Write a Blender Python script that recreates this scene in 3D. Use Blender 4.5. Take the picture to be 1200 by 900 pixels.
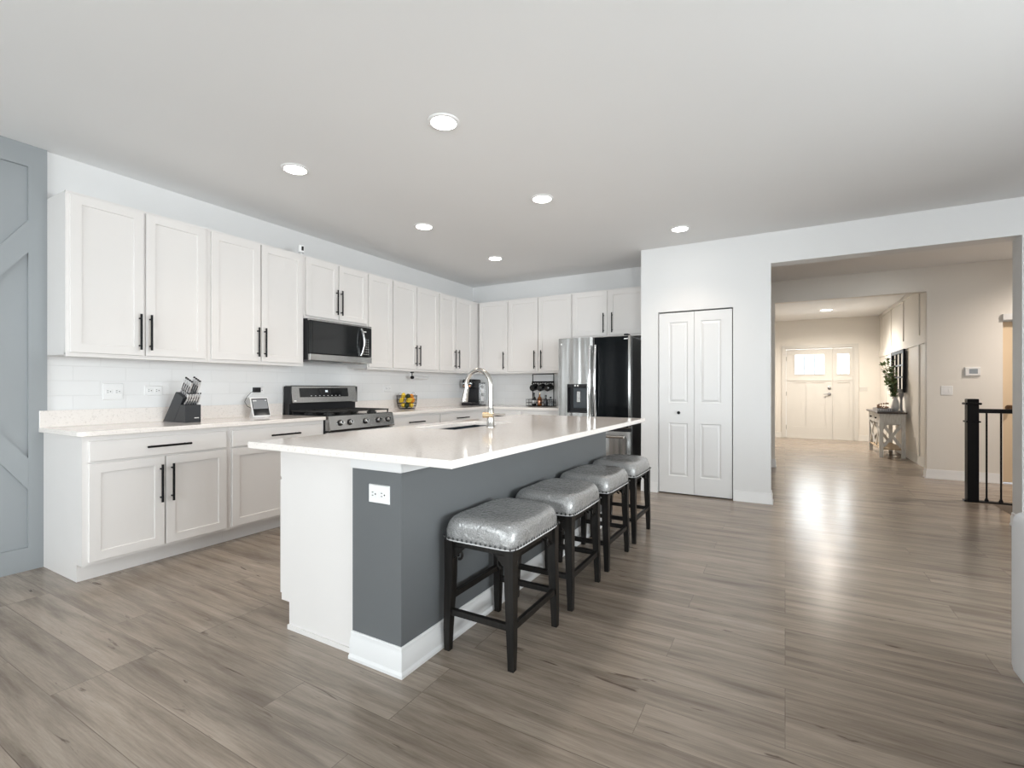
import bpy, bmesh, math, random
from mathutils import Vector, Matrix
random.seed(7)
PI = math.pi
for o in list(bpy.data.objects): bpy.data.objects.remove(o)
SC = bpy.context.scene
COL = SC.collection

# ------------------------------------------------------------------ camera
HC = 1.1776
cam = bpy.data.cameras.new('camera'); cam.sensor_width = 36; cam.sensor_fit = 'HORIZONTAL'
cam.lens = 36*562.37/1200; cam.shift_y = 4.08/1200; cam.clip_start = .02; cam.clip_end = 200
co = bpy.data.objects.new('camera', cam); COL.objects.link(co)
co.location = (0, 0, HC); co.rotation_euler = (PI/2, 0, math.radians(29.642))
SC.camera = co
# ------------------------------------------------------------------ world, view
w = bpy.data.worlds.new('world'); SC.world = w; w.use_nodes = True
bg = w.node_tree.nodes['Background']; bg.inputs[0].default_value = (.86, .93, 1, 1); bg.inputs[1].default_value = 1.3
vs = SC.view_settings; vs.view_transform = 'Standard'; vs.look = 'None'; vs.gamma = 1; vs.use_curve_mapping = False
vs.exposure = .44
def area(name, loc, rot, sx, sy, power, color=(1, 1, 1), parent=None, spread=None):
    l = bpy.data.lights.new(name, 'AREA'); l.shape = 'RECTANGLE'; l.size = sx; l.size_y = sy
    l.energy = power; l.color = color
    if spread: l.spread = math.radians(spread)
    o = bpy.data.objects.new(name, l); COL.objects.link(o); o.location = loc; o.rotation_euler = rot
    return o
DAY = (.965, .98, 1)
# daylight just outside the glazing behind and beside the camera and outside the front door
area('daylight_patio', (-.9, -3.35, 1.15), (-PI/2, 0, PI), 3.2, 2.3, 88, DAY)
area('daylight_side_window', (-3.3, -3.35, 1.5), (-PI/2, 0, PI), 1.5, 1.6, 75, DAY)
area('daylight_living_window', (2.6, -3.35, 1.5), (-PI/2, 0, PI), 1.6, 1.6, 130, DAY)
area('daylight_right_window', (4.55, 1.0, 1.5), (0, PI/2, 0), 1.7, 3.0, 295, DAY)
area('daylight_front_door', (.6, 13.6, 1.7), (-PI/2, 0, 0), 1.8, 1.2, 75, DAY)
DOWN = 11      # power of a recessed lamp

# ------------------------------------------------------------------ materials
M = {}
def mat(name, col, rough=.5, metal=0, spec=.5, coat=0, coat_rough=.1, emit=None, estr=1, trans=0):
    m = bpy.data.materials.new(name); m.use_nodes = True
    b = m.node_tree.nodes['Principled BSDF']
    b.inputs['Base Color'].default_value = (*col, 1); b.inputs['Roughness'].default_value = rough
    b.inputs['Metallic'].default_value = metal; b.inputs['Specular IOR Level'].default_value = spec
    b.inputs['Coat Weight'].default_value = coat; b.inputs['Coat Roughness'].default_value = coat_rough
    b.inputs['Transmission Weight'].default_value = trans
    if emit:
        b.inputs['Emission Color'].default_value = (*emit, 1); b.inputs['Emission Strength'].default_value = estr
    M[name] = m
    return m
def nodes(m):
    nt = m.node_tree; return nt, nt.nodes, nt.links, nt.nodes['Principled BSDF']
def objco(m, scale=(1, 1, 1), rot=(0, 0, 0)):
    nt, N, L, b = nodes(m)
    tc = N.new('ShaderNodeTexCoord'); mp = N.new('ShaderNodeMapping')
    mp.inputs['Scale'].default_value = scale; mp.inputs['Rotation'].default_value = rot
    L.new(tc.outputs['Object'], mp.inputs['Vector']); return mp.outputs['Vector']
def noise(m, vec, scale, detail=4, rough=.5):
    nt, N, L, b = nodes(m); n = N.new('ShaderNodeTexNoise')
    n.inputs['Scale'].default_value = scale; n.inputs['Detail'].default_value = detail; n.inputs['Roughness'].default_value = rough
    L.new(vec, n.inputs['Vector']); return n.outputs['Fac']
def ramp(m, fac, stops):
    nt, N, L, b = nodes(m); r = N.new('ShaderNodeValToRGB'); e = r.color_ramp.elements
    while len(e) > 1: e.remove(e[-1])
    e[0].position = stops[0][0]; c = stops[0][1]; e[0].color = (*c, 1) if len(c) == 3 else c
    for p, c in stops[1:]:
        x = e.new(p); x.color = (*c, 1)
    L.new(fac, r.inputs['Fac']); return r.outputs['Color']
def bump(m, fac, strength=.1, dist=.01):
    nt, N, L, b = nodes(m); n = N.new('ShaderNodeBump'); n.inputs['Strength'].default_value = strength
    n.inputs['Distance'].default_value = dist; L.new(fac, n.inputs['Height']); L.new(n.outputs['Normal'], b.inputs['Normal']); return n
def painted(name, col, rough, tex=.04, scale=300):
    m = mat(name, col, rough)
    v = objco(m); bump(m, noise(m, v, scale, 2), tex, .002)
    c = ramp(m, noise(m, v, 1.3, 2), [(.3, tuple(x*.985 for x in col)), (.7, col)])
    nt, N, L, b = nodes(m); L.new(c, b.inputs['Base Color']); return m
painted('wall_white', (.75, .75, .75), .55)
painted('wall_cream', (.78, .745, .69), .55)
painted('ceiling_white', (.83, .83, .83), .8)
painted('trim_white', (.74, .74, .74), .35, .01)
painted('cabinet_white', (.755, .73, .712), .33, .008)
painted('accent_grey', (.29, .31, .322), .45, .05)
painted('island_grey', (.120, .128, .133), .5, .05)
painted('door_cream', (.68, .66, .62), .4, .01)
painted('door_warm_lit', (.66, .52, .36), .45, .01)  # warm light falling on the hall door is mixed into this tan
mat('black_metal', (.005, .005, .006), .45, spec=.15)
mat('black_plastic', (.013, .013, .015), .35, spec=.3); mat('charcoal', (.022, .024, .028), .5)
mat('black_gloss', (.008, .009, .01), .08)
mat('white_plastic', (.82, .82, .82), .3)
mat('white_ceramic', (.8, .8, .79), .15)
mat('chrome', (.75, .75, .76), .1, 1)
mat('dark_cast', (.02, .02, .02), .5)
mat('slot_dark', (.05, .05, .05), .6)
mat('screen_dark', (.02, .02, .022), .12)
mat('screen_pic', (.05, .05, .052), .2, emit=(.16, .165, .17), estr=1)
mat('digits', (.2, .2, .2), .4, emit=(.8, .9, 1), estr=.7)
mat('print_white', (.75, .75, .75), .4)
mat('lens_glow', (.9, .9, .9), .4, emit=(1, .96, .9), estr=14)
mat('lemon', (.85, .58, .04), .4); mat('orange', (.86, .33, .03), .45); mat('lime', (.12, .2, .03), .4); mat('avocado', (.03, .05, .015), .5)
mat('amber_glass', (.35, .11, .02), .08, trans=.4)
mat('clear_plastic', (.7, .75, .78), .05, trans=.85)
mat('smoke_plastic', (.12, .13, .15), .1, trans=.6)
mat('brown_wood', (.22, .11, .05), .45)
mat('light_wood', (.55, .42, .28), .55)
mat('dark_top', (.045, .032, .028), .35)
mat('gold_tint_metal', (.5, .4, .27), .3, 1)
mat('smoked_glass', (.004, .005, .006), .05, spec=.14)
mat('bronze', (.12, .07, .04), .3, .8)
mat('mirror', (.8, .82, .83), .03, 1)
mat('grey_glaze', (.2, .2, .21), .3)
mat('lcd', (.3, .34, .38), .3)
mat('leaf', (.07, .13, .035), .5); mat('leaf_pale', (.2, .27, .12), .5)
mat('copper', (.6, .3, .18), .25, .9)
m = painted('console_white', (.62, .61, .58), .6)
v = objco(m, (40, 3, 3)); nt, N, L, b = nodes(m)
L.new(ramp(m, noise(m, v, 3, 5), [(.3, (.5, .48, .44)), (.55, (.68, .67, .64))]), b.inputs['Base Color'])
# stainless: vertical brushing
for nm, c, r in (('stainless', (.47, .465, .455), .24), ('stainless_dark', (.33, .33, .33), .3), ('nickel', (.55, .53, .5), .2)):
    m = mat(nm, c, r, 1)
    v = objco(m, (220, 220, 2)); nt, N, L, b = nodes(m); f = noise(m, v, 3, 3)
    mr = N.new('ShaderNodeMapRange'); mr.inputs['To Min'].default_value = r*.8; mr.inputs['To Max'].default_value = r*1.25
    L.new(f, mr.inputs['Value']); L.new(mr.outputs[0], b.inputs['Roughness']); bump(m, f, .02, .002)
m = mat('stainless_door', (.43, .425, .415), .22, 1); v = objco(m, (5.5, 5.5, .35)); nt, N, L, b = nodes(m)
bump(m, noise(m, v, 1.6, 1), .3, .05)
# steel of the sink
mat('gunmetal', (.09, .09, .09), .35, .9); mat('silver_piping', (.6, .6, .6), .4)
mat('knife_steel', (.72, .72, .73), .3, .75)
mat('sink_steel', (.17, .2, .25), .35, 1)
# quartz
m = mat('quartz', (.8, .78, .76), .1); v = objco(m); nt, N, L, b = nodes(m)
vo = N.new('ShaderNodeTexVoronoi'); vo.inputs['Scale'].default_value = 170; L.new(v, vo.inputs['Vector'])
n1 = noise(m, v, 90, 3, .7)
c1 = ramp(m, n1, [(.32, (.68, .635, .60)), (.42, (.85, .80, .76)), (1, (.885, .84, .805))])
c2 = ramp(m, vo.outputs['Distance'], [(.06, (.55, .53, .5)), (.16, (1, 1, 1))])
mx = N.new('ShaderNodeMixRGB'); mx.blend_type = 'MULTIPLY'; mx.inputs[0].default_value = .3
L.new(c1, mx.inputs[1]); L.new(c2, mx.inputs[2]); L.new(mx.outputs[0], b.inputs['Base Color'])
# subway tile (Object coords; wall tile uses Y-Z or X-Z)
def tile(name, rot):
    m = mat(name, (.8, .8, .8), .12); v = objco(m, (1, 1, 1), rot); nt, N, L, b = nodes(m)
    br = N.new('ShaderNodeTexBrick'); L.new(v, br.inputs['Vector'])
    br.inputs['Scale'].default_value = 1; br.inputs['Brick Width'].default_value = .305; br.inputs['Row Height'].default_value = .102
    br.inputs['Mortar Size'].default_value = .0022; br.inputs['Mortar Smooth'].default_value = .3; br.inputs['Bias'].default_value = 0
    br.inputs['Color1'].default_value = (.80, .80, .80, 1); br.inputs['Color2'].default_value = (.83, .83, .83, 1); br.inputs['Mortar'].default_value = (.76, .76, .76, 1)
    L.new(br.outputs['Color'], b.inputs['Base Color'])
    inv = N.new('ShaderNodeMath'); inv.operation = 'SUBTRACT'; inv.inputs[0].default_value = 1; L.new(br.outputs['Fac'], inv.inputs[1])
    bump(m, inv.outputs[0], .5, .002)
# texture x -> tile length, texture y -> height : mapping rotation brings world Y/Z or X/Z into X/Y
tile('tile_back', (-PI/2, 0, 0)); 
def tile_left():
    tile('tile_left', (0, 0, 0)); m = M['tile_left']; nt, N, L, b = nodes(m)
    br = [n for n in N if n.type == 'TEX_BRICK'][0]; mp = [n for n in N if n.type == 'MAPPING'][0]
    sp = N.new('ShaderNodeSeparateXYZ'); cb = N.new('ShaderNodeCombineXYZ')
    L.new(mp.outputs[0], sp.inputs[0]); L.new(sp.outputs['Y'], cb.inputs['X']); L.new(sp.outputs['Z'], cb.inputs['Y']); L.new(cb.outputs[0], br.inputs['Vector'])
tile_left()
# floor planks, running along X
m = mat('floor_planks', (.3, .26, .22), .3); v = objco(m); nt, N, L, b = nodes(m)
br = N.new('ShaderNodeTexBrick'); L.new(v, br.inputs['Vector']); br.offset = .37; br.offset_frequency = 3
br.inputs['Scale'].default_value = 1; br.inputs['Brick Width'].default_value = 1.22; br.inputs['Row Height'].default_value = .18
br.inputs['Mortar Size'].default_value = .0013; br.inputs['Mortar Smooth'].default_value = .1
br.inputs['Color1'].default_value = (0, 0, 0, 1); br.inputs['Color2'].default_value = (1, 1, 1, 1); br.inputs['Mortar'].default_value = (.5, .5, .5, 1)
# every plank looks up another stretch of grain: (x + 37*rnd, y, 9*rnd)
sp = N.new('ShaderNodeSeparateXYZ'); L.new(v, sp.inputs[0])
def math_(op, a, c, d=None):
    n = N.new('ShaderNodeMath'); n.operation = op
    for k, q in enumerate((a, c, d)):
        if q is None: continue
        if isinstance(q, (int, float)): n.inputs[k].default_value = q
        else: L.new(q, n.inputs[k])
    return n.outputs[0]
gx = math_('MULTIPLY_ADD', br.outputs['Color'], 37.0, sp.outputs['X']); gz = math_('MULTIPLY', br.outputs['Color'], 9.0)
cb = N.new('ShaderNodeCombineXYZ'); L.new(gx, cb.inputs['X']); L.new(sp.outputs['Y'], cb.inputs['Y']); L.new(gz, cb.inputs['Z'])
def grain(sx, sy, sc, det, ro=.6, dist=0.):
    mp = N.new('ShaderNodeMapping'); mp.inputs['Scale'].default_value = (sx, sy, 1); L.new(cb.outputs[0], mp.inputs['Vector'])
    n = N.new('ShaderNodeTexNoise'); n.inputs['Scale'].default_value = sc; n.inputs['Detail'].default_value = det
    n.inputs['Roughness'].default_value = ro; n.inputs['Distortion'].default_value = dist
    L.new(mp.outputs[0], n.inputs['Vector']); return n.outputs['Fac']
g1 = grain(1.0, 11, 1.5, 7, .62, .25); g2 = grain(3, 70, 2.5, 5, .7); g3 = grain(.9, 4, 1.3, 2, .5); gk = grain(2.2, 16, 1.6, 4, .55, .8)
base = ramp(m, g1, [(.28, (.17, .135, .104)), (.44, (.27, .222, .178)), (.58, (.345, .289, .236)), (.78, (.425, .365, .303))])
fine = ramp(m, g2, [(.3, (.80, .785, .77)), (.6, (1.0, 1.0, 1.0))])
big = ramp(m, g3, [(.3, (.86, .855, .85)), (.7, (1.1, 1.1, 1.1))])
knot = ramp(m, gk, [(.27, (.35, .31, .28)), (.34, (1, 1, 1))])
plank = ramp(m, br.outputs['Color'], [(0, (.94, .937, .933)), (1, (1.04, 1.04, 1.04))])
seam = ramp(m, br.outputs['Fac'], [(0, (1, 1, 1)), (1, (.62, .6, .58))])
cur = base
for t in (fine, big, knot, plank, seam):
    mx = N.new('ShaderNodeMixRGB'); mx.blend_type = 'MULTIPLY'; mx.inputs[0].default_value = 1
    L.new(cur, mx.inputs[1]); L.new(t, mx.inputs[2]); cur = mx.outputs[0]
L.new(cur, b.inputs['Base Color'])
mr = N.new('ShaderNodeMapRange'); mr.inputs['To Min'].default_value = .30; mr.inputs['To Max'].default_value = .20
L.new(g1, mr.inputs['Value']); L.new(mr.outputs[0], b.inputs['Roughness'])
bump(m, g2, .08, .002)
# dark stained wood
m = mat('espresso_wood', (.016, .014, .013), .4, spec=.25); v = objco(m, (30, 30, 2)); nt, N, L, b = nodes(m)
L.new(ramp(m, noise(m, v, 2, 4), [(.3, (.005, .0045, .004)), (.7, (.016, .014, .0125))]), b.inputs['Base Color'])
# stool seat: silver-grey vinyl under a wrinkled clear wrap
m = mat('silver_vinyl', (.42, .42, .42), .38, .35, coat=1, coat_rough=.045); v = objco(m); nt, N, L, b = nodes(m)
n2 = noise(m, v, 260, 2); L.new(ramp(m, n2, [(.35, (.23, .23, .23)), (.65, (.40, .40, .395))]), b.inputs['Base Color'])
wn = N.new('ShaderNodeTexNoise'); wn.inputs['Scale'].default_value = 24; wn.inputs['Detail'].default_value = 5; wn.inputs['Roughness'].default_value = .65; wn.inputs['Distortion'].default_value = 1.6
try: wn.noise_type = 'RIDGED_MULTIFRACTAL'
except Exception: pass
L.new(v, wn.inputs['Vector'])
bp = N.new('ShaderNodeBump'); bp.inputs['Strength'].default_value = 1; bp.inputs['Distance'].default_value = .02
L.new(wn.outputs['Fac'], bp.inputs['Height']); L.new(bp.outputs['Normal'], b.inputs['Coat Normal'])
b2 = N.new('ShaderNodeBump'); b2.inputs['Strength'].default_value = .35; b2.inputs['Distance'].default_value = .006
L.new(wn.outputs['Fac'], b2.inputs['Height']); L.new(b2.outputs['Normal'], b.inputs['Normal'])
# sofa fabric
m = mat('sofa_fabric', (.66, .655, .66), .9); v = objco(m)
bump(m, noise(m, v, 400, 3), .3, .003)
m = mat('carpet', (.62, .55, .48), .95); v = objco(m); bump(m, noise(m, v, 500, 3), .6, .01)
m = mat('ground', (.5, .5, .48), .9)
# glass pane: fresnel mix of clear and mirror
def glass(name, tint):
    m = bpy.data.materials.new(name); m.use_nodes = True; nt = m.node_tree; nt.nodes.clear(); N = nt.nodes; L = nt.links
    o = N.new('ShaderNodeOutputMaterial'); mx = N.new('ShaderNodeMixShader'); fr = N.new('ShaderNodeFresnel'); fr.inputs['IOR'].default_value = 1.45
    t = N.new('ShaderNodeBsdfTransparent'); t.inputs[0].default_value = (*tint, 1); g = N.new('ShaderNodeBsdfGlossy'); g.inputs['Roughness'].default_value = .01
    L.new(fr.outputs[0], mx.inputs[0]); L.new(t.outputs[0], mx.inputs[1]); L.new(g.outputs[0], mx.inputs[2]); L.new(mx.outputs[0], o.inputs['Surface']); M[name] = m
glass('pane_glass', (.96, .98, .98))

# ------------------------------------------------------------------ builders
def wloc(o):
    v = Vector((0, 0, 0))
    while o is not None: v += o.location; o = o.parent
    return v
class MB:
    def __init__(s): s.bm = bmesh.new()
    def box(s, x0, x1, y0, y1, z0, z1, b=0, seg=1):
        r = bmesh.ops.create_cube(s.bm, size=1); vs = r['verts']
        for v in vs: v.co = Vector(((x0+x1)/2+v.co.x*(x1-x0), (y0+y1)/2+v.co.y*(y1-y0), (z0+z1)/2+v.co.z*(z1-z0)))
        if b:
            es = list({e for v in vs for e in v.link_edges})
            bmesh.ops.bevel(s.bm, geom=es, offset=b, segments=seg, affect='EDGES', profile=.5)
        return s
    def cyl(s, p0, p1, r, r2=None, seg=16):
        p0 = Vector(p0); p1 = Vector(p1); d = p1-p0; r2 = r if r2 is None else r2
        m = Matrix.Translation((p0+p1)/2) @ d.to_track_quat('Z', 'Y').to_matrix().to_4x4()
        bmesh.ops.create_cone(s.bm, cap_ends=True, segments=seg, radius1=r, radius2=r2, depth=d.length, matrix=m); return s
    def sph(s, c, r, sc=(1, 1, 1), seg=14):
        m = Matrix.Translation(c) @ Matrix.Diagonal((*[r*k for k in sc], 1))
        bmesh.ops.create_uvsphere(s.bm, u_segments=seg, v_segments=max(6, seg*2//3), radius=1, matrix=m); return s
    def tube(s, pts, r, seg=10, closed=False):
        pts = [Vector(p) for p in pts]; n = len(pts); rings = []; prev = None
        rr = r if isinstance(r, (list, tuple)) else [r]*n
        for i, p in enumerate(pts):
            if closed: t = pts[(i+1) % n]-pts[i-1]
            else: t = pts[min(i+1, n-1)]-pts[max(i-1, 0)]
            t.normalize()
            a = prev if prev is not None else (Vector((0, 0, 1)) if abs(t.z) < .9 else Vector((1, 0, 0)))
            u = (a-t*a.dot(t)).normalized(); prev = u; w_ = t.cross(u)
            rings.append([s.bm.verts.new(p+(u*math.cos(2*PI*k/seg)+w_*math.sin(2*PI*k/seg))*rr[i]) for k in range(seg)])
        m_ = n if closed else n-1
        for i in range(m_):
            a = rings[i]; c = rings[(i+1) % n]
            for k in range(seg): s.bm.faces.new((a[k], a[(k+1) % seg], c[(k+1) % seg], c[k]))
        if not closed: s.bm.faces.new(rings[0][::-1]); s.bm.faces.new(rings[-1])
        return s
    def lathe(s, prof, c=(0, 0, 0), seg=20):
        rings = []
        for r, z in prof:
            rings.append([s.bm.verts.new((c[0]+max(r, 1e-4)*math.cos(2*PI*k/seg), c[1]+max(r, 1e-4)*math.sin(2*PI*k/seg), c[2]+z)) for k in range(seg)])
        for a, b_ in zip(rings, rings[1:]):
            for k in range(seg): s.bm.faces.new((a[k], a[(k+1) % seg], b_[(k+1) % seg], b_[k]))
        s.bm.faces.new(rings[0][::-1]); s.bm.faces.new(rings[-1]); return s
    def prism(s, poly, axis, a, b_):
        def P(u, v, t): return {'x': (t, u, v), 'y': (u, t, v), 'z': (u, v, t)}[axis]
        A = [s.bm.verts.new(P(u, v, a)) for u, v in poly]; B = [s.bm.verts.new(P(u, v, b_)) for u, v in poly]
        s.bm.faces.new(A); s.bm.faces.new(B[::-1]); n = len(A)
        for i in range(n): s.bm.faces.new((A[i], B[i], B[(i+1) % n], A[(i+1) % n]))
        return s
    def rings(s, x0, x1, z0, z1, steps, y0=0., back=None):
        """nested rectangular rings on a face looking to -Y: steps = (inset, depth) from outside in"""
        R = []
        st = list(steps)
        if back is not None: st = [(st[0][0], back)]+st
        for i, d in st:
            R.append([s.bm.verts.new(p) for p in ((x0+i, y0+d, z0+i), (x1-i, y0+d, z0+i), (x1-i, y0+d, z1-i), (x0+i, y0+d, z1-i))])
        if back is not None: s.bm.faces.new(R[0][::-1])
        for a, c in zip(R, R[1:]):
            for k in range(4): s.bm.faces.new((a[k], a[(k+1) % 4], c[(k+1) % 4], c[k]))
        s.bm.faces.new(R[-1]); return s
    def xform(s, m):
        bmesh.ops.transform(s.bm, matrix=m, verts=s.bm.verts); return s
    def build(s, name, mt, parent=None, sharp=35, origin=None, mats=None):
        bmesh.ops.recalc_face_normals(s.bm, faces=s.bm.faces)
        if parent is not None: off = wloc(parent)
        elif origin == 'base':
            xs = [v.co for v in s.bm.verts]
            off = Vector(((min(c.x for c in xs)+max(c.x for c in xs))/2, (min(c.y for c in xs)+max(c.y for c in xs))/2, min(c.z for c in xs)))
        elif origin is not None: off = Vector(origin)
        else: off = Vector((0, 0, 0))
        bmesh.ops.translate(s.bm, vec=-off, verts=s.bm.verts)
        me = bpy.data.meshes.new(name); s.bm.to_mesh(me); s.bm.free()
        me.materials.append(M[mt])
        for p in me.polygons: p.use_smooth = True
        me.set_sharp_from_angle(angle=math.radians(sharp))
        o = bpy.data.objects.new(name, me); COL.objects.link(o)
        if parent is not None: o.parent = parent
        else: o.location = off
        return o
def tag(o, label=None, cat=None, group=None, kind=None):
    if label: o['label'] = label
    if cat: o['category'] = cat
    if group: o['group'] = group
    if kind: o['kind'] = kind
    return o
def thing(name, label, cat, loc=(0, 0, 0), rz=0, group=None):
    o = bpy.data.objects.new(name, None); COL.objects.link(o); o.empty_display_size = .1
    o.location = loc; o.rotation_euler = (0, 0, rz); return tag(o, label, cat, group)
def struct(o): return tag(o, kind='structure')
def sroot(name, loc=(0, 0, 0), rz=0):
    o = bpy.data.objects.new(name, None); COL.objects.link(o); o.location = loc; o.rotation_euler = (0, 0, rz)
    return struct(o)
def place(o, loc, rz=0): o.location = loc; o.rotation_euler = (0, 0, rz); return o
def copy_tree(o, parent=None):
    c = o.copy(); COL.objects.link(c)
    if parent is not None: c.parent = parent
    for ch in list(o.children): copy_tree(ch, c)
    return c

# ------------------------------------------------------------------ geometry constants
LW = -4.255; BW = 6.236; H = 2.743; PW = 5.496; PB = 5.69
XP0 = -1.43; XO0 = -.125; XO1 = 1.692; ZO = 2.431; RW = 4.2; SW = -3.0
HW = 8.08; HB = 8.2; FB = 13.0; FR = 1.79; FL = -1.0
# ------------------------------------------------------------------ room shell
b_ = MB()
b_.box(LW-.15, RW+.15, SW-.15, PB, -.12, 0).box(LW-.15, 1.815, PB, 6.62, -.12, 0).box(LW-.15, RW+.15, 6.62, HB, -.12, 0).box(LW-.15, RW+.15, HB, FB+.2, -.12, 0)
struct(b_.build('floor', 'floor_planks'))
struct(MB().box(LW-.15, RW+.15, SW-.15, FB+.2, H, H+.12).build('ceiling', 'ceiling_white'))
struct(MB().box(LW-.15, LW, SW-.15, BW+.15, 0, H).build('wall_left', 'wall_white'))
struct(MB().box(LW, XP0+.1, BW, BW+.15, 0, H).build('wall_back', 'wall_white'))
# camera-side wall with patio door and two windows
b_ = MB()
wins = [(-4.1, -2.5, .65, 2.3), (-2.5+.1, .6, .02, 2.25), (1.8, 3.4, .65, 2.3)]
xs = LW
for x0, x1, z0, z1 in wins:
    b_.box(xs, x0, SW-.15, SW, 0, H); b_.box(x0, x1, SW-.15, SW, z1, H)
    if z0 > .1: b_.box(x0, x1, SW-.15, SW, 0, z0)
    xs = x1
b_.box(xs, RW, SW-.15, SW, 0, H)
struct(b_.build('wall_front', 'wall_white'))
def window(name, x0, x1, z0, z1, cols):
    r = sroot(name, ((x0+x1)/2, SW-.075, z0))
    f = MB(); t = .05
    f.box(x0, x0+t, SW-.12, SW-.03, z0, z1).box(x1-t, x1, SW-.12, SW-.03, z0, z1).box(x0+t, x1-t, SW-.12, SW-.03, z0, z0+t).box(x0+t, x1-t, SW-.12, SW-.03, z1-t, z1)
    for k in range(1, cols):
        x = x0+(x1-x0)*k/cols; f.box(x-.035, x+.035, SW-.11, SW-.04, z0+t, z1-t)
    fo = f.build('window_frame', 'trim_white', r)
    MB().box(x0+t, x1-t, SW-.08, SW-.074, z0+t, z1-t).build('pane', 'pane_glass', r)
window('window_1', *wins[0], 2); window('door_4', *wins[1], 2); window('window_2', *wins[2], 2)
# right wall with a window
b_ = MB(); y0, y1, z0, z1 = -.5, 2.5, .65, 2.3
b_.box(RW, RW+.15, SW-.15, y0, 0, H).box(RW, RW+.15, y1, HB, 0, H).box(RW, RW+.15, y0, y1, 0, z0).box(RW, RW+.15, y0, y1, z1, H)
struct(b_.build('wall_right', 'wall_white'))
r = sroot('window_3', (RW+.075, 1, z0)); f = MB(); t = .05
f.box(RW+.03, RW+.12, y0, y0+t, z0, z1).box(RW+.03, RW+.12, y1-t, y1, z0, z1).box(RW+.03, RW+.12, y0+t, y1-t, z0, z0+t).box(RW+.03, RW+.12, y0+t, y1-t, z1-t, z1)
for k in (1, 2): f.box(RW+.04, RW+.11, y0+k-.03, y0+k+.03, z0+t, z1-t)
f.build('window_frame', 'trim_white', r); MB().box(RW+.074, RW+.08, y0+t, y1-t, z0+t, z1-t).build('pane', 'pane_glass', r)
# pantry wall with cased opening to the hall
DX0, DX1, DZ = -1.240, -.473, 2.018
b_ = MB()
b_.box(XP0, DX0, PW, PB, 0, H).box(DX0, DX1, PW, PB, DZ, H).box(DX1, XO0, PW, PB, 0, H).box(XO0, XO1, PW, PB, ZO, H).box(XO1, RW, PW, PB, 0, H)
b_.box(XP0, XP0+.1, PB, BW, 0, H)
struct(b_.build('wall_pantry', 'wall_white'))
# hall beyond: side wall, back wall with the foyer opening and a door on the right
struct(MB().box(-1.6, -1.45, BW+.15, HW, 0, H).box(XP0+.1, -.3, BW+.0, BW+.1, 0, H).build('wall_hall_left', 'wall_white'))
b_ = MB()
HD0, HD1, HDZ = 2.318, 3.15, 2.0
b_.box(-1.6, -.13, HW, HB, 0, H).box(-.13, 1.6, HW, HB, 2.425, H).box(1.6, HD0, HW, HB, 0, H).box(HD0, HD1, HW, HB, HDZ, H).box(HD1, RW, HW, HB, 0, H)
struct(b_.build('wall_hall', 'wall_cream'))
# foyer
struct(MB().box(FR, FR+.12, HB, FB+.15, 0, H).build('wall_foyer_right', 'wall_cream'))
struct(MB().box(FL-.12, FL, HB, FB+.15, 0, H).build('wall_foyer_left', 'wall_cream'))
FD0, FD1, FDZ = -.005, 1.345, 2.085
b_ = MB().box(FL, FD0, FB, FB+.15, 0, H).box(FD0, FD1, FB, FB+.15, FDZ, H).box(FD1, FR, FB, FB+.15, 0, H)
struct(b_.build('wall_foyer_back', 'wall_cream'))
# stairwell
b_ = MB().box(1.70, RW, PB-.12, PB, -2.4, -.12).box(1.815, RW, 6.62, 6.74, -2.4, -.12).box(RW, RW+.1, PB-.12, 6.74, -2.4, -.12).box(1.70, 1.815, PB, 6.62, -2.4, -.12).box(1.7, RW, PB-.12, 6.74, -2.5, -2.4)
struct(b_.build('wall_stairwell', 'wall_white'))
b_ = MB()
for k in range(8):
    x = 1.82+.26*k; b_.box(x, min(x+.3, RW), PB+.005, 6.6, -2.35, -.19*(k+1), .008)
struct(b_.build('trim_1', 'carpet'))
# ground outside
struct(MB().box(-25, 25, -30, 40, -2.8, -2.6).build('floor_outside', 'ground'))

def skirt(m_, path, side, t=.016, h=.11):
    """mitred skirting along a 2D polyline; side=+1 sticks out to the left of the direction of travel"""
    P = [Vector(p) for p in path]; prof = base_poly(t, h); R = []
    for i, p in enumerate(P):
        n = []
        if i > 0: d = (P[i]-P[i-1]).normalized(); n.append(Vector((-d.y, d.x))*side)
        if i < len(P)-1: d = (P[i+1]-P[i]).normalized(); n.append(Vector((-d.y, d.x))*side)
        if len(n) == 2: b = (n[0]+n[1]); b = b/(b.length_squared/2)
        else: b = n[0]
        R.append([m_.bm.verts.new((p.x+b.x*u, p.y+b.y*u, v)) for u, v in prof])
    for a, c in zip(R, R[1:]):
        k_ = len(a)
        for k in range(k_): m_.bm.faces.new((a[k], a[(k+1) % k_], c[(k+1) % k_], c[k]))
    m_.bm.faces.new(R[0][::-1]); m_.bm.faces.new(R[-1]); return m_
def base_poly(t=.014, h=.11): return [(0, 0), (t*1.25, 0), (t*1.25, .012), (t*.85, .022), (t*.85, h*.68), (t*.45, h*.80), (t*.45, h*.95), (t*.2, h), (0, h)]
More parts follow.
